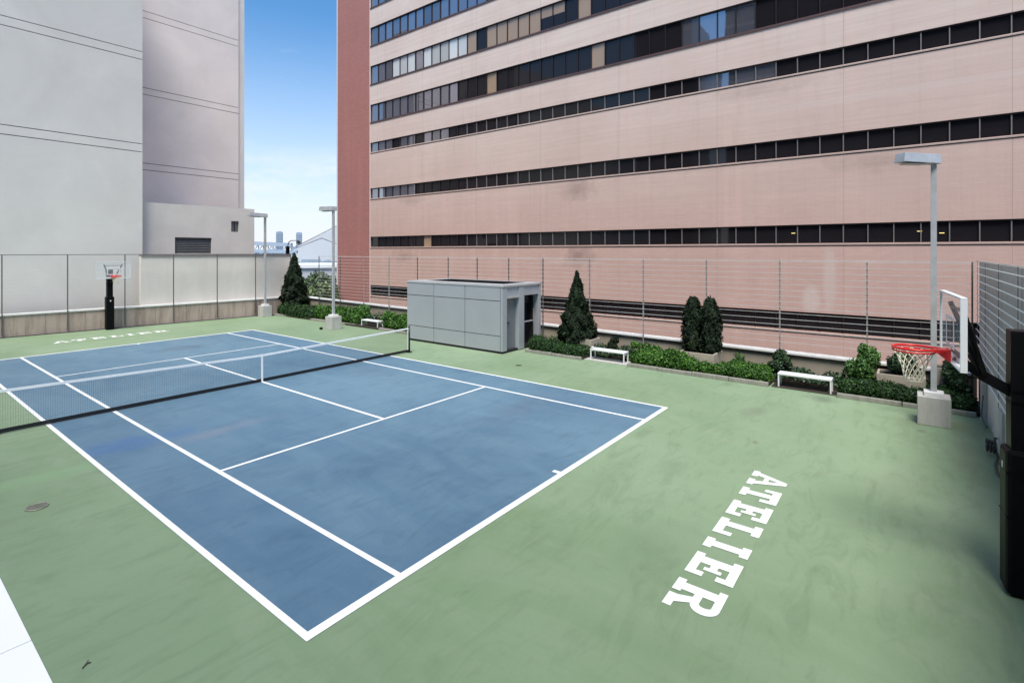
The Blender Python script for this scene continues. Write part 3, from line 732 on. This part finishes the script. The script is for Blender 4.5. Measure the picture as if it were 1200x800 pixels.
shrub('yellow green bush against the parapet by the middle lamp post',11.0,6.9,.15,.95,.55,M['shrub'],450,.08,7)
def pbox(label,x0,x1,y0,y1,z0,z1):
    t=thing('concrete_planter',label,'planter',((x0+x1)/2,(y0+y1)/2,z0),'beige concrete planter boxes')
    mb=MB(); th=.06
    mb.box(x0,x0+th,y0,y1,z0,z1);mb.box(x1-th,x1,y0,y1,z0,z1);mb.box(x0+th,x1-th,y0,y0+th,z0,z1);mb.box(x0+th,x1-th,y1-th,y1,z0,z1)
    mb.build('box',M['boxc'],t,bevel=.008)
    mb=MB(); mb.box(x0+th,x1-th,y0+th,y1-th,z0,z1-.06); mb.build('soil',M['soil'],t)
pbox('beige planter box at the foot of the twin column cypresses',10.15,11.25,-11.75,-10.5,.1,.72)
pbox('beige planter box under the near rim, behind the dark hedge',10.22,11.0,-17.6,-16.45,.1,.74)
pbox('beige planter box under the pointed cypress',10.35,11.15,-6.75,-5.55,.1,.70)
pbox('taller tan planter box right of the near lamp post',10.75,11.4,-18.5,-17.75,.1,1.0)

# ------------------------------------------------------------------ BENCHES
def bench(label,x,y,L,W=.42,H=.46):
    t=thing('bench',label,'bench',(x,y,0),'white metal benches')
    mb=MB(); mb.box(x-W/2,x+W/2,y-L/2,y+L/2,H-.06,H); mb.build('seat',M['bench'],t,bevel=.012)
    for sy_ in (-1,1):
        for sx in (-1,1):
            a=x+sx*(W/2-.03); b=y+sy_*(L/2-.03); mb=MB(); mb.box(a-.022,a+.022,b-.022,b+.022,0,H-.062); mb.build('leg',M['bench'],t,bevel=.004)
    mb=MB()
    for sy_ in (-1,1): b=y+sy_*(L/2-.03); mb.box(x-W/2+.055,x+W/2-.055,b-.012,b+.012,H-.12,H-.064)
    mb.build('stretcher',M['bench'],t)
    return t
b1=bench('white bench nearest the camera, left of the near lamp post',10.0,-14.6,1.5)
dup(b1,loc=(10.02,-7.75,0),label='white bench between the pointed cypress and twin column cypresses')
dup(b1,loc=(9.95,7.15,0),label='white bench farthest away, between the middle lamp post and grey shed')
mb=MB(); add_ell(mb,(9.9,-7.08,.50),(.06,.075,.045),9,6)
mb.v=[(x+.02*mn.noise(Vector((x*40,y*40,z*40))),y+.02*mn.noise(Vector((y*40,x*40,z*31))),z) for x,y,z in mb.v]
tag(mb.build('crumpled_paper',M['paper']),'small white crumpled paper lying on left end of middle bench','litter')
mb=MB(); mb.box(9.7,10.36,-8.68,-6.8,.002,.035); tag(mb.build('bench_slab_or_shade',M['block']),'pale concrete slab under the middle bench','slab')
mb=MB(); mb.box(9.72,10.34,-15.45,-13.68,.002,.02); tag(mb.build('bench_slab_or_shade',M['soil']),'dark sheet painting the shade under the near bench','slab')  # dark sheet on the ground, coloured as the shade below the bench

# ------------------------------------------------------------------ SHED
sh=thing('service_shed','flat grey metal panelled service shed beside the court','shed',(10,-.5,0))
x0,x1,y0,y1,H=8.55,11.3,-3.5,2.56,2.93
mb=MB(); mb.box(x0+.06,x0+.3,y0+.2,y1-.05,.1,H-.12); mb.box(x0+.3,11.1,y1-.3,y1-.05,.1,H-.12); mb.box(x0+.3,9.75,y0+.25,y0+1.6,.1,H-.12)
mb.box(x0+.02,x1-.02,y0+.05,y1-.05,0,.1,m=0); mb.build('carcass',M['dark'],sh)
ysj=[y1,.67,-1.33,-3.38]; zj=[.1,.74,2.24,2.84]
for i in range(3):
    for k in range(3):
        g=.018; mb=MB(); mb.box(x0,x0+.04,ysj[i+1]+g,ysj[i]-g,zj[k]+(g if k else 0),zj[k+1]-(g*.6 if k<2 else 0)-(0.012 if k==0 else 0)*0)
        mb.build('wall_panel',M['shed'],sh,bevel=.004)
# south side: corner column, door bay, column, open bay, end column
for (a,b,n) in ((8.55,8.86,'corner_column'),(9.72,10.12,'column'),(11.28,11.44,'column')):
    mb=MB(); mb.box(a,b,-3.5,-3.39 if a<9 else -3.18,.1 if a<9 else .03,2.84); mb.build(n,M['shed'],sh,bevel=.006)
mb=MB(); mb.box(8.862,9.718,-3.47,-3.3,2.42,2.84); mb.build('fascia_panel',M['shed'],sh,bevel=.004)
mb=MB(); mb.box(10.122,11.278,-3.47,-3.3,2.40,2.84); mb.build('fascia_panel',M['shed'],sh,bevel=.004)
mb=MB(); mb.box(8.87,9.71,-3.30,-3.26,.1,2.34); d_=mb.build('door',M['door'],sh,bevel=.003)
mb=MB(); mb.box(8.95,9.0,-3.36,-3.302,.85,1.25); mb.box(8.95,9.22,-3.36,-3.302,1.252,1.28); mb.build('door_handle',M['dark'],d_)
mb=MB(); mb.box(8.862,9.718,-3.52,-3.3,2.345,2.415); mb.build('door_canopy',M['shedroof'],sh)
mb=MB(); mb.box(10.13,10.16,-3.35,-3.1,.1,2.38); mb.box(10.165,11.27,-2.9,-2.85,.05,2.38); mb.box(11.2,11.275,-3.17,-2.91,.05,2.38)
mb.build('recess_lining',M['dark'],sh)
mb=MB()
for k in range(6): z=2.0+k*.06; mb.box(10.17,11.19,-2.98,-2.91,z,z+.02)
mb.box(10.17,11.19,-3.2,-3.16,1.12,1.18,m=1); mb.build('recess_rail',[M['louvre'],M['shedroof']],sh)
# roof: rim and sunken deck
mb=MB(); mb.box(x0-.02,x1+.2,y0-.03,y0+.55,2.842,H);mb.box(x0-.02,x1+.2,y1-.5,y1+.02,2.842,H);mb.box(x0-.02,x0+.75,y0+.55,y1-.5,2.842,H);mb.box(x1-.15,x1+.2,y0+.55,y1-.5,2.842,H)
mb.build('roof_rim',M['shedroof'],sh,bevel=.006)
mb=MB(); mb.box(x0+.1,x1-.05,y0+.5,y1-.4,2.70,2.80); mb.box(x1-.17,x1-.152,y0+.552,y1-.502,2.8,2.925); mb.box(x0+.8,x1-.2,y1-.52,y1-.504,2.8,2.925); mb.build('sunken_roof',M['dark'],sh)

# ------------------------------------------------------------------ LAMP POSTS
def lamp(label,x,y,H=6.85,ball=False):
    t=thing('lamp_post',label,'lamp post',(x,y,0),'grey lamp posts on concrete blocks')
    mb=MB(); mb.box(x-.31,x+.31,y-.33,y+.33,0,.72); b=mb.build('base_block',M['block'],t,bevel=.015)
    mb=MB(); mb.box(x-.2,x+.2,y-.2,y+.2,.721,.82); mb.build('base_plate',M['cap'],b,bevel=.01)
    mb=MB(); mb.box(x-.06,x+.06,y-.06,y+.06,.82,H-.12); mb.build('pole',M['galv'],t)
    mb=MB(); mb.tube([(x,y,H-.12),(x,y,H-.02)],.05,10)
    z=H
    o=len(mb.v); mb.v+=[(x-.2,y-.1,z-.17),(x+.2,y-.1,z-.17),(x+.22,y+1.12,z-.13),(x-.22,y+1.12,z-.13),(x-.17,y-.08,z+.07),(x+.17,y-.08,z+.07),(x+.2,y+1.08,z+.1),(x-.2,y+1.08,z+.1)]
    for f in ((0,3,2,1),(4,5,6,7),(0,1,5,4),(1,2,6,5),(2,3,7,6),(3,0,4,7)): mb.f.append(tuple(o+i for i in f)); mb.m.append(0); mb.sm.append(False)
    h=mb.build('lamp_head',M['lampbox'],t,bevel=.01)
    mb=MB(); mb.box(x-.15,x+.15,y+.35,y+1.0,z-.185,z-.165); mb.build('lens',M['lamplens'],h)
    return t
l1=lamp('grey lamp post nearest the camera, rising behind the near rim',8.3,-17.72)
l2=dup(l1,loc=(8.4,8.6,0),label='grey lamp post beyond the net, between far bench and corner cypress')
l3=dup(l1,loc=(8.95,17.35,0),label='farthest grey lamp post against the corner of the low wall'); 
for l_,a_ in ((l1,42),(l3,90)):
    for c_ in kids(l_):
        if c_.name.startswith('lamp_head'):
            c_.rotation_euler=(0,0,R(a_))
            if l_ is l1: c_.scale=(.75,.84,1); c_.location.z-=.1
mb=MB(); add_ell(mb,(7.85,8.95,.07),(.1,.1,.07),10,6); tag(mb.build('black_cap',M['black']),'small round black cap on the ground beside the middle lamp block','cap')

# ------------------------------------------------------------------ HOOPS (built facing +Y about origin, then placed)
def hoop(label,loc,rz,H=3.55,near=True):
    t=thing('basketball_hoop',label,'basketball hoop',(0,0,0),'basketball hoops on padded posts')
    g='near' if near else 'far'
    ph,pd=(.13,.185) if near else (.07,.115)
    mb=MB(); mb.box(-ph,ph,-ph,ph,0,3.36); mb.build('post',M['black'],t,bevel=.01)
    mb=MB(); mb.box(-pd,pd,-pd,pd,.02,1.85); p=mb.build('post_pad',M['pad'],t,bevel=.05)
    for zq in (1.0,1.55):
        mb=MB(); mb.box(-pd-.004,pd+.004,-pd-.004,pd+.004,zq,zq+.01); mb.build('pad_strap',M['black'],p)
    mb=MB(); mb.box(-.03,.03,pd+.001,pd+.004,1.58,1.66); mb.build('pad_label',M['cap'],p)
    mb=MB()
    mb.bar((0,.0,2.50),(0,.4,2.75),.10,.13); mb.bar((0,.4,2.75),(0,.655,2.95),.09,.11)
    for sx in (-1,1): mb.bar((sx*.04,.36,2.74),(sx*(.42 if near else .7),.65,3.66),.04,.045); mb.bar((sx*.04,.42,2.78),(sx*.36,.65,3.3),.02,.02)
    mb.bar((-.4,.64,3.6),(.4,.64,3.6),.03,.03); mb.bar((-.3,.64,3.0),(.3,.64,3.0),.04,.04); mb.box(-.13,.13,-.13,.13,2.42,2.46); mb.box(-.13,.13,-.13,.13,2.56,2.6)
    mb.build('support_arm',M['black'],t)
    z0,z1,w=2.88,3.8,.79; yb=.70; e=.025 if near else .06
    mb=MB(); mb.box(-w+e,w-e,yb-.008,yb+.008,z0+e,z1-e); b=mb.build('backboard',M['bbglass'],t)
    mb=MB()
    mb.box(-w,w,yb-.05,yb+.02,z0,z0+e);mb.box(-w,w,yb-.05,yb+.02,z1-e,z1);mb.box(-w,-w+e,yb-.05,yb+.02,z0+e,z1-e);mb.box(w-(.01 if near else e),w,yb-(.01 if near else .05),yb+.02,z0+e,z1-e)
    mb.build('backboard_frame',M['bbframe'],b,bevel=.006)
    mb=MB(); q=.3; zz0,zz1=3.08,3.5; e=.05; ya,yb2=yb+.009,yb+.013
    mb.box(-q,q,ya,yb2,zz0,zz0+e);mb.box(-q,q,ya,yb2,zz1-e,zz1);mb.box(-q,-q+e,ya,yb2,zz0+e,zz1-e);mb.box(q-e,q,ya,yb2,zz0+e,zz1-e)
    mb.build('target_square',M['bbframe'],b)
    mb=MB(); mb.box(-.3,.3,yb-.07,yb-.047,z0-.0,z0+.1); mb.build('bottom_bracket',M['bbframe'],b)
    rc=yb+.4; rr=.235; zr=3.03
    mb=MB(); mb.tube([(rr*math.cos(a),rc+rr*math.sin(a),zr) for a in np.linspace(0,2*math.pi,33)[:-1]],.018,8,close=True)
    mb.tube([((rr+.002)*math.cos(a),rc+(rr+.002)*math.sin(a),zr-.04) for a in np.linspace(0,2*math.pi,33)[:-1]],.012,6,close=True)
    o=len(mb.v); mb.v+=[(-.11,yb+.012,zr-.16),(.11,yb+.012,zr-.16),(.11,yb+.012,zr+.02),(-.11,yb+.012,zr+.02),(-.07,rc-rr+.0,zr-.03),(.07,rc-rr+.0,zr-.03),(.07,rc-rr+.0,zr+.01),(-.07,rc-rr+.0,zr+.01)]
    for f in ((0,3,2,1),(4,5,6,7),(0,1,5,4),(1,2,6,5),(2,3,7,6),(3,0,4,7)): mb.f.append(tuple(o+i for i in f)[::-1]); mb.m.append(0); mb.sm.append(False)
    mb.bar((-.09,yb+.05,zr),(-.2,rc-.12,zr),.02,.03); mb.bar((.09,yb+.05,zr),(.2,rc-.12,zr),.02,.03)
    rim=mb.build('rim',M['red'],t)
    mb=MB(); N=12; levels=6
    def npt(k,l):
        f=l/levels; r=rr*(1-f)+.105*f+.028*math.sin(f*math.pi)*-1; a=2*math.pi*(k+.5*(l%2))/N
        return (r*math.cos(a),rc+r*math.sin(a),zr-.03-.42*f)
    for l in range(levels):
        for k in range(N):
            a=npt(k,l)
            for kk in ((k,k-1) if l%2==0 else (k,k+1)): mb.tube([a,npt(kk,l+1)],.0065,5,caps=False)
    mb.tube([npt(k,levels) for k in range(N)],.007,5,close=True)
    mb.build('net',M['hnet'],rim)
    t.location=loc; t.rotation_euler=(0,0,rz)
    return t
hoop('near basketball hoop with thick black padded post and red rim at right edge',(.53,-18.375,0),R(5))
hoop('far basketball hoop standing before the stained low concrete wall',(.62,18.35,0),R(180))

# ------------------------------------------------------------------ TENNIS NET
tn=thing('tennis_net','black tennis net with white top tape stretched across the blue court','tennis net',(0,0,0))
for sx in (-1,1):
    mb=MB(); mb.tube([(sx*6.44,0,0),(sx*6.44,0,1.12)],.045,12); mb.tube([(sx*6.44,0,1.12),(sx*6.44,0,1.14)],[.05,.035],12); mb.build('net_post',M['postgrn'],tn)
    mb=MB(); mb.tube([(sx*6.44,0,.0),(sx*6.44,0,.02)],.13,14); mb.build('post_foot',M['netblack'],tn)
def nt_(x): return 1.065-.151*(1-abs(x)/6.4)**1.0 if abs(x)<6.4 else 1.065
def nb(x): return .10-.02*(1-abs(x)/6.4)
K=64; xs=np.linspace(-6.39,6.39,K+1)
mb=MB()
for i in range(K):
    a,b=xs[i],xs[i+1]
    for (h0,h1) in ((0,.062),):
        o=len(mb.v); mb.v+=[(a,-.012,nt_(a)-h1),(b,-.012,nt_(b)-h1),(b,.012,nt_(b)-h1),(a,.012,nt_(a)-h1),(a,-.012,nt_(a)),(b,-.012,nt_(b)),(b,.012,nt_(b)),(a,.012,nt_(a))]
        for f in ((0,3,2,1),(4,5,6,7),(0,1,5,4),(2,3,7,6)): mb.f.append(tuple(o+i_ for i_ in f)); mb.m.append(0); mb.sm.append(False)
mb.build('top_tape',M['netwhite'],tn)
mb=MB()
for i in range(K):
    a,b=xs[i],xs[i+1]; o=len(mb.v); h=.10
    mb.v+=[(a,-.012,nb(a)-.07),(b,-.012,nb(b)-.07),(b,.012,nb(b)-.07),(a,.012,nb(a)-.07),(a,-.012,nb(a)+.03),(b,-.012,nb(b)+.03),(b,.012,nb(b)+.03),(a,.012,nb(a)+.03)]
    for f in ((0,3,2,1),(4,5,6,7),(0,1,5,4),(2,3,7,6)): mb.f.append(tuple(o+i_ for i_ in f)); mb.m.append(0); mb.sm.append(False)
mb.build('bottom_band',M['netblack'],tn)
mb=MB()
x=-6.36
while x<6.37:
    mb.bar((x,0,nb(x)+.03),(x,0,nt_(x)-.06),.0022,.0022); x+=.046
for k in range(1,20):
    f=k/20
    for sx in (-1,1): mb.bar((sx*6.38,0,nb(6.4)+.03+f*(1.005-nb(6.4)-.03)),(0,0,nb(0)+.03+f*(.853-nb(0)-.03)),.0022,.0022)
mb.build('mesh',M['net'],tn)
mb=MB(); mb.box(-.026,.026,-.018,.018,.02,.92); mb.build('centre_strap',M['netwhite'],tn)
for sx in (6.345,-6.375):
    mb=MB(); mb.box(sx,sx+.03,-.016,.016,.12,1.06); mb.build('end_tape',M['netwhite'],tn)

# drain grate
dr=thing('drain_grate','small round drain grate in green surface left of court','drain',(-6.6,-5.4,0))
mb=MB(); mb.tube([(-6.6,-5.4,.001),(-6.6,-5.4,.006)],.16,24); mb.build('plate',M['drain'],dr)
mb=MB()
for k in range(-2,3):
    L=math.sqrt(.145**2-(k*.06)**2); mb.box(-6.6-L,-6.6+L,-5.4+k*.06-.012,-5.4+k*.06+.012,.0065,.014)
mb.tube([(-6.6+.15*math.cos(a),-5.4+.15*math.sin(a),.01) for a in np.linspace(0,2*math.pi,25)[:-1]],.011,6,close=True)
mb.build('grate_bars',M['drainbar'],dr)
mb=MB(); mb.tube([(-7.12,-10.37,.01),(-7.08,-10.33,.012),(-7.04,-10.34,.01)],[.006,.008,.004],6); mb.tube([(-7.08,-10.33,.012),(-7.05,-10.29,.02)],[.006,.003],5)
tag(mb.build('twig',M['bark']),'small dark twig lying near the white paving at bottom left','twig')
mb=MB(); mb.tube([(7.27,-5.32,.001),(7.27,-5.32,.006)],.12,20); tag(mb.build('drain_cover',M['drain']),'flat round drain cover in green surface in front of shed','drain')

# ------------------------------------------------------------------ BEYOND THE PARAPET
def street_tree(label,x,y,h,r,seed):
    t=thing('street_tree',label,'tree',(x,y,-9),'pale trees beyond the parapet')
    trunk_mesh('trunk',(x,y,-9),(x,y,-9+h*.7),.28,.12,M['bark'],t,6,r*.8)
    bl=[]
    for i in range(26):
        a=random.uniform(0,6.28);q=r*math.sqrt(random.random())*.85;zz=-9+h*(.42+.5*random.random()*(1-.4*q/r))
        k=random.uniform(.16,.3)*r; bl.append(((x+math.cos(a)*q,y+math.sin(a)*q,zz),(k*1.3,k*1.3,k)))
    P,N=blobs_points(bl,26); leaves_mesh('crown',P,N+np.array([0,0,.4]),.20,M['tree'],t,jit=.8)
def dirp(px,t):
    a=(px-600)/607.3; return (C0[0]+t*(sy+cyw*a),C0[1]+t*(cyw-sy*a))
for (lab,px_,t_,h_,r_) in (('pale green tree in the gap behind the corner cypress',362,44,12.2,3.0),('pale green tree in the gap against the red stair tower',380,50,12.4,2.3),('lower pale tree in the gap behind the fence post',371,40,11.0,2.0),('farthest pale tree in the gap below the white hall',374,64,12.9,3)):
    x,y=dirp(px_,t_); street_tree(lab,x,y,h_,r_,1)
# city (places computed along bearings from the terrace, built as real boxes far away)
def tower(label,px,t,wpx,ztop):
    x,y=dirp(px,t); w_=wpx/607.3*t
    b=thing('distant_tower',label,'building',(x,y,-9),'hazy towers on the horizon')
    mb=MB(); mb.box(x-w_/2,x+w_/2,y-w_/2,y+w_/2,-9,ztop,rot=-.6); mb.box(x-w_*.3,x+w_*.3,y-w_*.3,y+w_*.3,ztop,ztop+w_*.12,rot=-.6); mb.build('wall',M['hazetower'],b)
    mb=MB()
    for k in range(8): z=ztop*(.15+k*.1); mb.box(x-w_/2-.2,x+w_/2+.2,y-w_/2-.2,y+w_/2+.2,z,z+ztop*.025,rot=-.6)
    mb.build('window_band',M['hazewin'],b)
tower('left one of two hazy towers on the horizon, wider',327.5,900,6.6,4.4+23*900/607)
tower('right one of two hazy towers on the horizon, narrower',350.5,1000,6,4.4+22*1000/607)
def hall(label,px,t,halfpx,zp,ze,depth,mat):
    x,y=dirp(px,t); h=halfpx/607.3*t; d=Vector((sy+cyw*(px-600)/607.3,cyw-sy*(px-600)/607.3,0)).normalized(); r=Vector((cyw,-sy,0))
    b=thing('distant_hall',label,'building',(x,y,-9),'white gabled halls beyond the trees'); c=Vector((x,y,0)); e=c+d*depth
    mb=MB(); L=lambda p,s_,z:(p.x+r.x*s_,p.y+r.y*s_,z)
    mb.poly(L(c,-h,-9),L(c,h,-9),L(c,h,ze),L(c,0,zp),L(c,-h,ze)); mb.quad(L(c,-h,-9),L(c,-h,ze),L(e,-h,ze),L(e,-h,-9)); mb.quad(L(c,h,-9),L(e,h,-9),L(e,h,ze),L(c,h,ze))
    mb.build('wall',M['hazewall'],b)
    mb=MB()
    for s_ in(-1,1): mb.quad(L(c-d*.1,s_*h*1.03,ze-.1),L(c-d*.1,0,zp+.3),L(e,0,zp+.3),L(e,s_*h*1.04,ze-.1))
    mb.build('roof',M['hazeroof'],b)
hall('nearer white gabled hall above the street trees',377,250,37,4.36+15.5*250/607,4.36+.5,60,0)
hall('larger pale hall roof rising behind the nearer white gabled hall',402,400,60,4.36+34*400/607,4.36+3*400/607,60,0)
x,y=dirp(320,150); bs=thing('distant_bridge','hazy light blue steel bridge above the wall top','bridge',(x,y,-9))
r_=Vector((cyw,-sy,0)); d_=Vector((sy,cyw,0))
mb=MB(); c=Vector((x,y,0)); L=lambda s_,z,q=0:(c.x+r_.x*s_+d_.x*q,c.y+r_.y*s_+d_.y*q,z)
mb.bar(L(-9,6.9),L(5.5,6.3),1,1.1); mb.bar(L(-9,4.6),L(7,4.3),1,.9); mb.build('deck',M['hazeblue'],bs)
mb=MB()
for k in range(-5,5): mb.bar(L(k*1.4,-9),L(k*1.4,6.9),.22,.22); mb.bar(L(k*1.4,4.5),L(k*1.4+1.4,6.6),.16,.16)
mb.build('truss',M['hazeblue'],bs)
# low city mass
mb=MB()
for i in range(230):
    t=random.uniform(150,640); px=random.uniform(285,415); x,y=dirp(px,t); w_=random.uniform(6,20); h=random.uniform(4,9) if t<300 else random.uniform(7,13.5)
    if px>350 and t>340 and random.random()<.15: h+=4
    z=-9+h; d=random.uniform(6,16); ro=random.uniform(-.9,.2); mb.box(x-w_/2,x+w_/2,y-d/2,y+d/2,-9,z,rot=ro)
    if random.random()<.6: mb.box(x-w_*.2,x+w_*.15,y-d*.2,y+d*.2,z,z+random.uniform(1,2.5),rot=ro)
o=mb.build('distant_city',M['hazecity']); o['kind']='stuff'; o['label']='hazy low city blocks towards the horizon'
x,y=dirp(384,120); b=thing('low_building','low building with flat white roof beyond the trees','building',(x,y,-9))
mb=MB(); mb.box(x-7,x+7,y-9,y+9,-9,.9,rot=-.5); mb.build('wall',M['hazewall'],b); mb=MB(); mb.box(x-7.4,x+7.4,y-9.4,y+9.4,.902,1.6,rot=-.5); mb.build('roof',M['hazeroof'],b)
# street signal
x,y=dirp(337,62); sg=thing('traffic_signal','dark street signal with curved arm above the far corner wall','traffic signal',(x,y,-9))
mb=MB(); e=lambda s_,z:(x+cyw*s_,y-sy*s_,z)
mb.tube([(x,y,-9),(x,y,4.5),e(.03,5.1),e(.15,5.5),e(.4,5.68),e(.9,5.7),e(1.35,5.66)],[.09,.07,.06,.05,.05,.045,.04],8); mb.build('pole',M['fpost'],sg)
mb=MB(); mb.box(x-.16,x+.16,y-.16,y+.16,4.0,5.0); mb.build('signal_box',M['black'],sg)
q=e(1.3,5.5); mb=MB(); mb.box(q[0]-.18,q[0]+.18,q[1]-.15,q[1]+.15,5.3,5.62); mb.build('signal_head',M['fpost'],sg)
# the glass tower that the terrace belongs to (mirrored in the office windows)
at=thing('apartment_tower','dark glass apartment tower on the camera side of the court','building',(-43,-12,-9))
mb=MB(); mb.box(-52,-34,-42,6,-9,50); mb.build('wall',M['tower'],at)
mb=MB()
for k in range(18): z=-5+k*3; mb.box(-33.998,-33.9,-42,6,z,z+.5)
mb.build('floor_band',M['towerband'],at)

ab=thing('reflected_tower','unseen dark tower on the camera side, added for window reflections','building',(-43,16,-9))  # unseen block added to be mirrored dark in the office windows
mb=MB(); mb.box(-50,-34.2,11.6,20.3,-9,46); mb.build('wall',M['tower'],ab)
mb=MB()
for k in range(16): z=-5+k*3.1; mb.box(-34.198,-34.1,11.6,20.3,z,z+1.1)
mb.build('floor_band',M['framebrown'],ab)
# ------------------------------------------------------------------ WORLD + SUN
SUN_EL,SUN_AZ=R(63),R(238)     # azimuth clockwise from +Y
w=bpy.data.worlds.new('World'); scn.world=w; w.use_nodes=True; nt=w.node_tree
bg=nt.nodes['Background']
sky=nt.nodes.new('ShaderNodeTexSky'); sky.sky_type='NISHITA'; sky.sun_disc=False
sky.sun_elevation=SUN_EL; sky.sun_rotation=SUN_AZ; sky.air_density=1.0; sky.dust_density=.6; sky.ozone_density=2.0; sky.altitude=50
tc=nt.nodes.new('ShaderNodeTexCoord'); sp=nt.nodes.new('ShaderNodeSeparateXYZ'); nt.links.new(tc.outputs['Generated'],sp.inputs[0])
hz=nt.nodes.new('ShaderNodeMapRange'); hz.inputs[1].default_value=.0; hz.inputs[2].default_value=.40; hz.inputs[3].default_value=1; hz.inputs[4].default_value=0; nt.links.new(sp.outputs['Z'],hz.inputs[0])
hp=math_(nt,'POWER',hz.outputs[0],1.35)
mp=nt.nodes.new('ShaderNodeMapping'); mp.inputs['Scale'].default_value=(1,1,3.2); nt.links.new(tc.outputs['Generated'],mp.inputs[0])
cl=nt.nodes.new('ShaderNodeTexNoise'); cl.inputs['Scale'].default_value=3.0; cl.inputs['Detail'].default_value=8; cl.inputs['Roughness'].default_value=.6; nt.links.new(mp.outputs[0],cl.inputs['Vector'])
cm=ramp(nt,cl.outputs['Fac'],.66,.9)
st_=mixc(nt,1.0,sky.outputs[0],(.66,1.12,1.36),'MULTIPLY')
c1=mixc(nt,hp,st_,(6.4,6.45,6.8))
c2=mixc(nt,math_(nt,'MULTIPLY',cm,.6),c1,(6.6,6.8,7.0))
lb=nt.nodes.new('ShaderNodeValToRGB'); le=lb.color_ramp.elements; le[0].position=.04; le[0].color=(0,0,0,1); le[1].position=.20; le[1].color=(0,0,0,1)
le_=le.new(.12); le_.color=(1,1,1,1); nt.links.new(sp.outputs['Z'],lb.inputs[0])
cl2=nt.nodes.new('ShaderNodeTexNoise'); cl2.inputs['Scale'].default_value=7; cl2.inputs['Detail'].default_value=9; cl2.inputs['Roughness'].default_value=.55
mp2=nt.nodes.new('ShaderNodeMapping'); mp2.inputs['Scale'].default_value=(1,1,3.5); mp2.inputs['Location'].default_value=(1.3,.4,0); nt.links.new(tc.outputs['Generated'],mp2.inputs[0]); nt.links.new(mp2.outputs[0],cl2.inputs['Vector'])
k2=math_(nt,'MULTIPLY',ramp(nt,cl2.outputs['Fac'],.42,.66),lb.outputs[0])
c2=mixc(nt,math_(nt,'MULTIPLY',k2,.75),c2,(6.9,6.8,6.9))
nt.links.new(c2,bg.inputs['Color']); bg.inputs['Strength'].default_value=.15
sl=bpy.data.lights.new('sun','SUN'); sl.energy=4.9; sl.angle=R(24); sl.color=(1,.945,.86)
so=bpy.data.objects.new('sun',sl); col.objects.link(so)
dv=Vector((math.sin(SUN_AZ)*math.cos(SUN_EL),math.cos(SUN_AZ)*math.cos(SUN_EL),math.sin(SUN_EL)))
so.rotation_euler=dv.to_track_quat('Z','Y').to_euler(); so.location=(0,0,40)

# ------------------------------------------------------------------ CAMERA
cam=bpy.data.cameras.new('camera'); co=bpy.data.objects.new('camera',cam); col.objects.link(co)
co.location=C0; co.rotation_euler=(math.pi/2,0,-.9161)
cam.sensor_width=36; cam.lens=36*607.3/1200; cam.shift_y=-(400-294.9)/1200; cam.clip_end=8000; cam.clip_start=.05
scn.camera=co
scn.view_settings.view_transform='Standard'; scn.view_settings.look='None'; scn.view_settings.exposure=0; scn.view_settings.gamma=1
scn.render.engine='CYCLES'
scn.cycles.max_bounces=8; scn.cycles.use_denoising=True
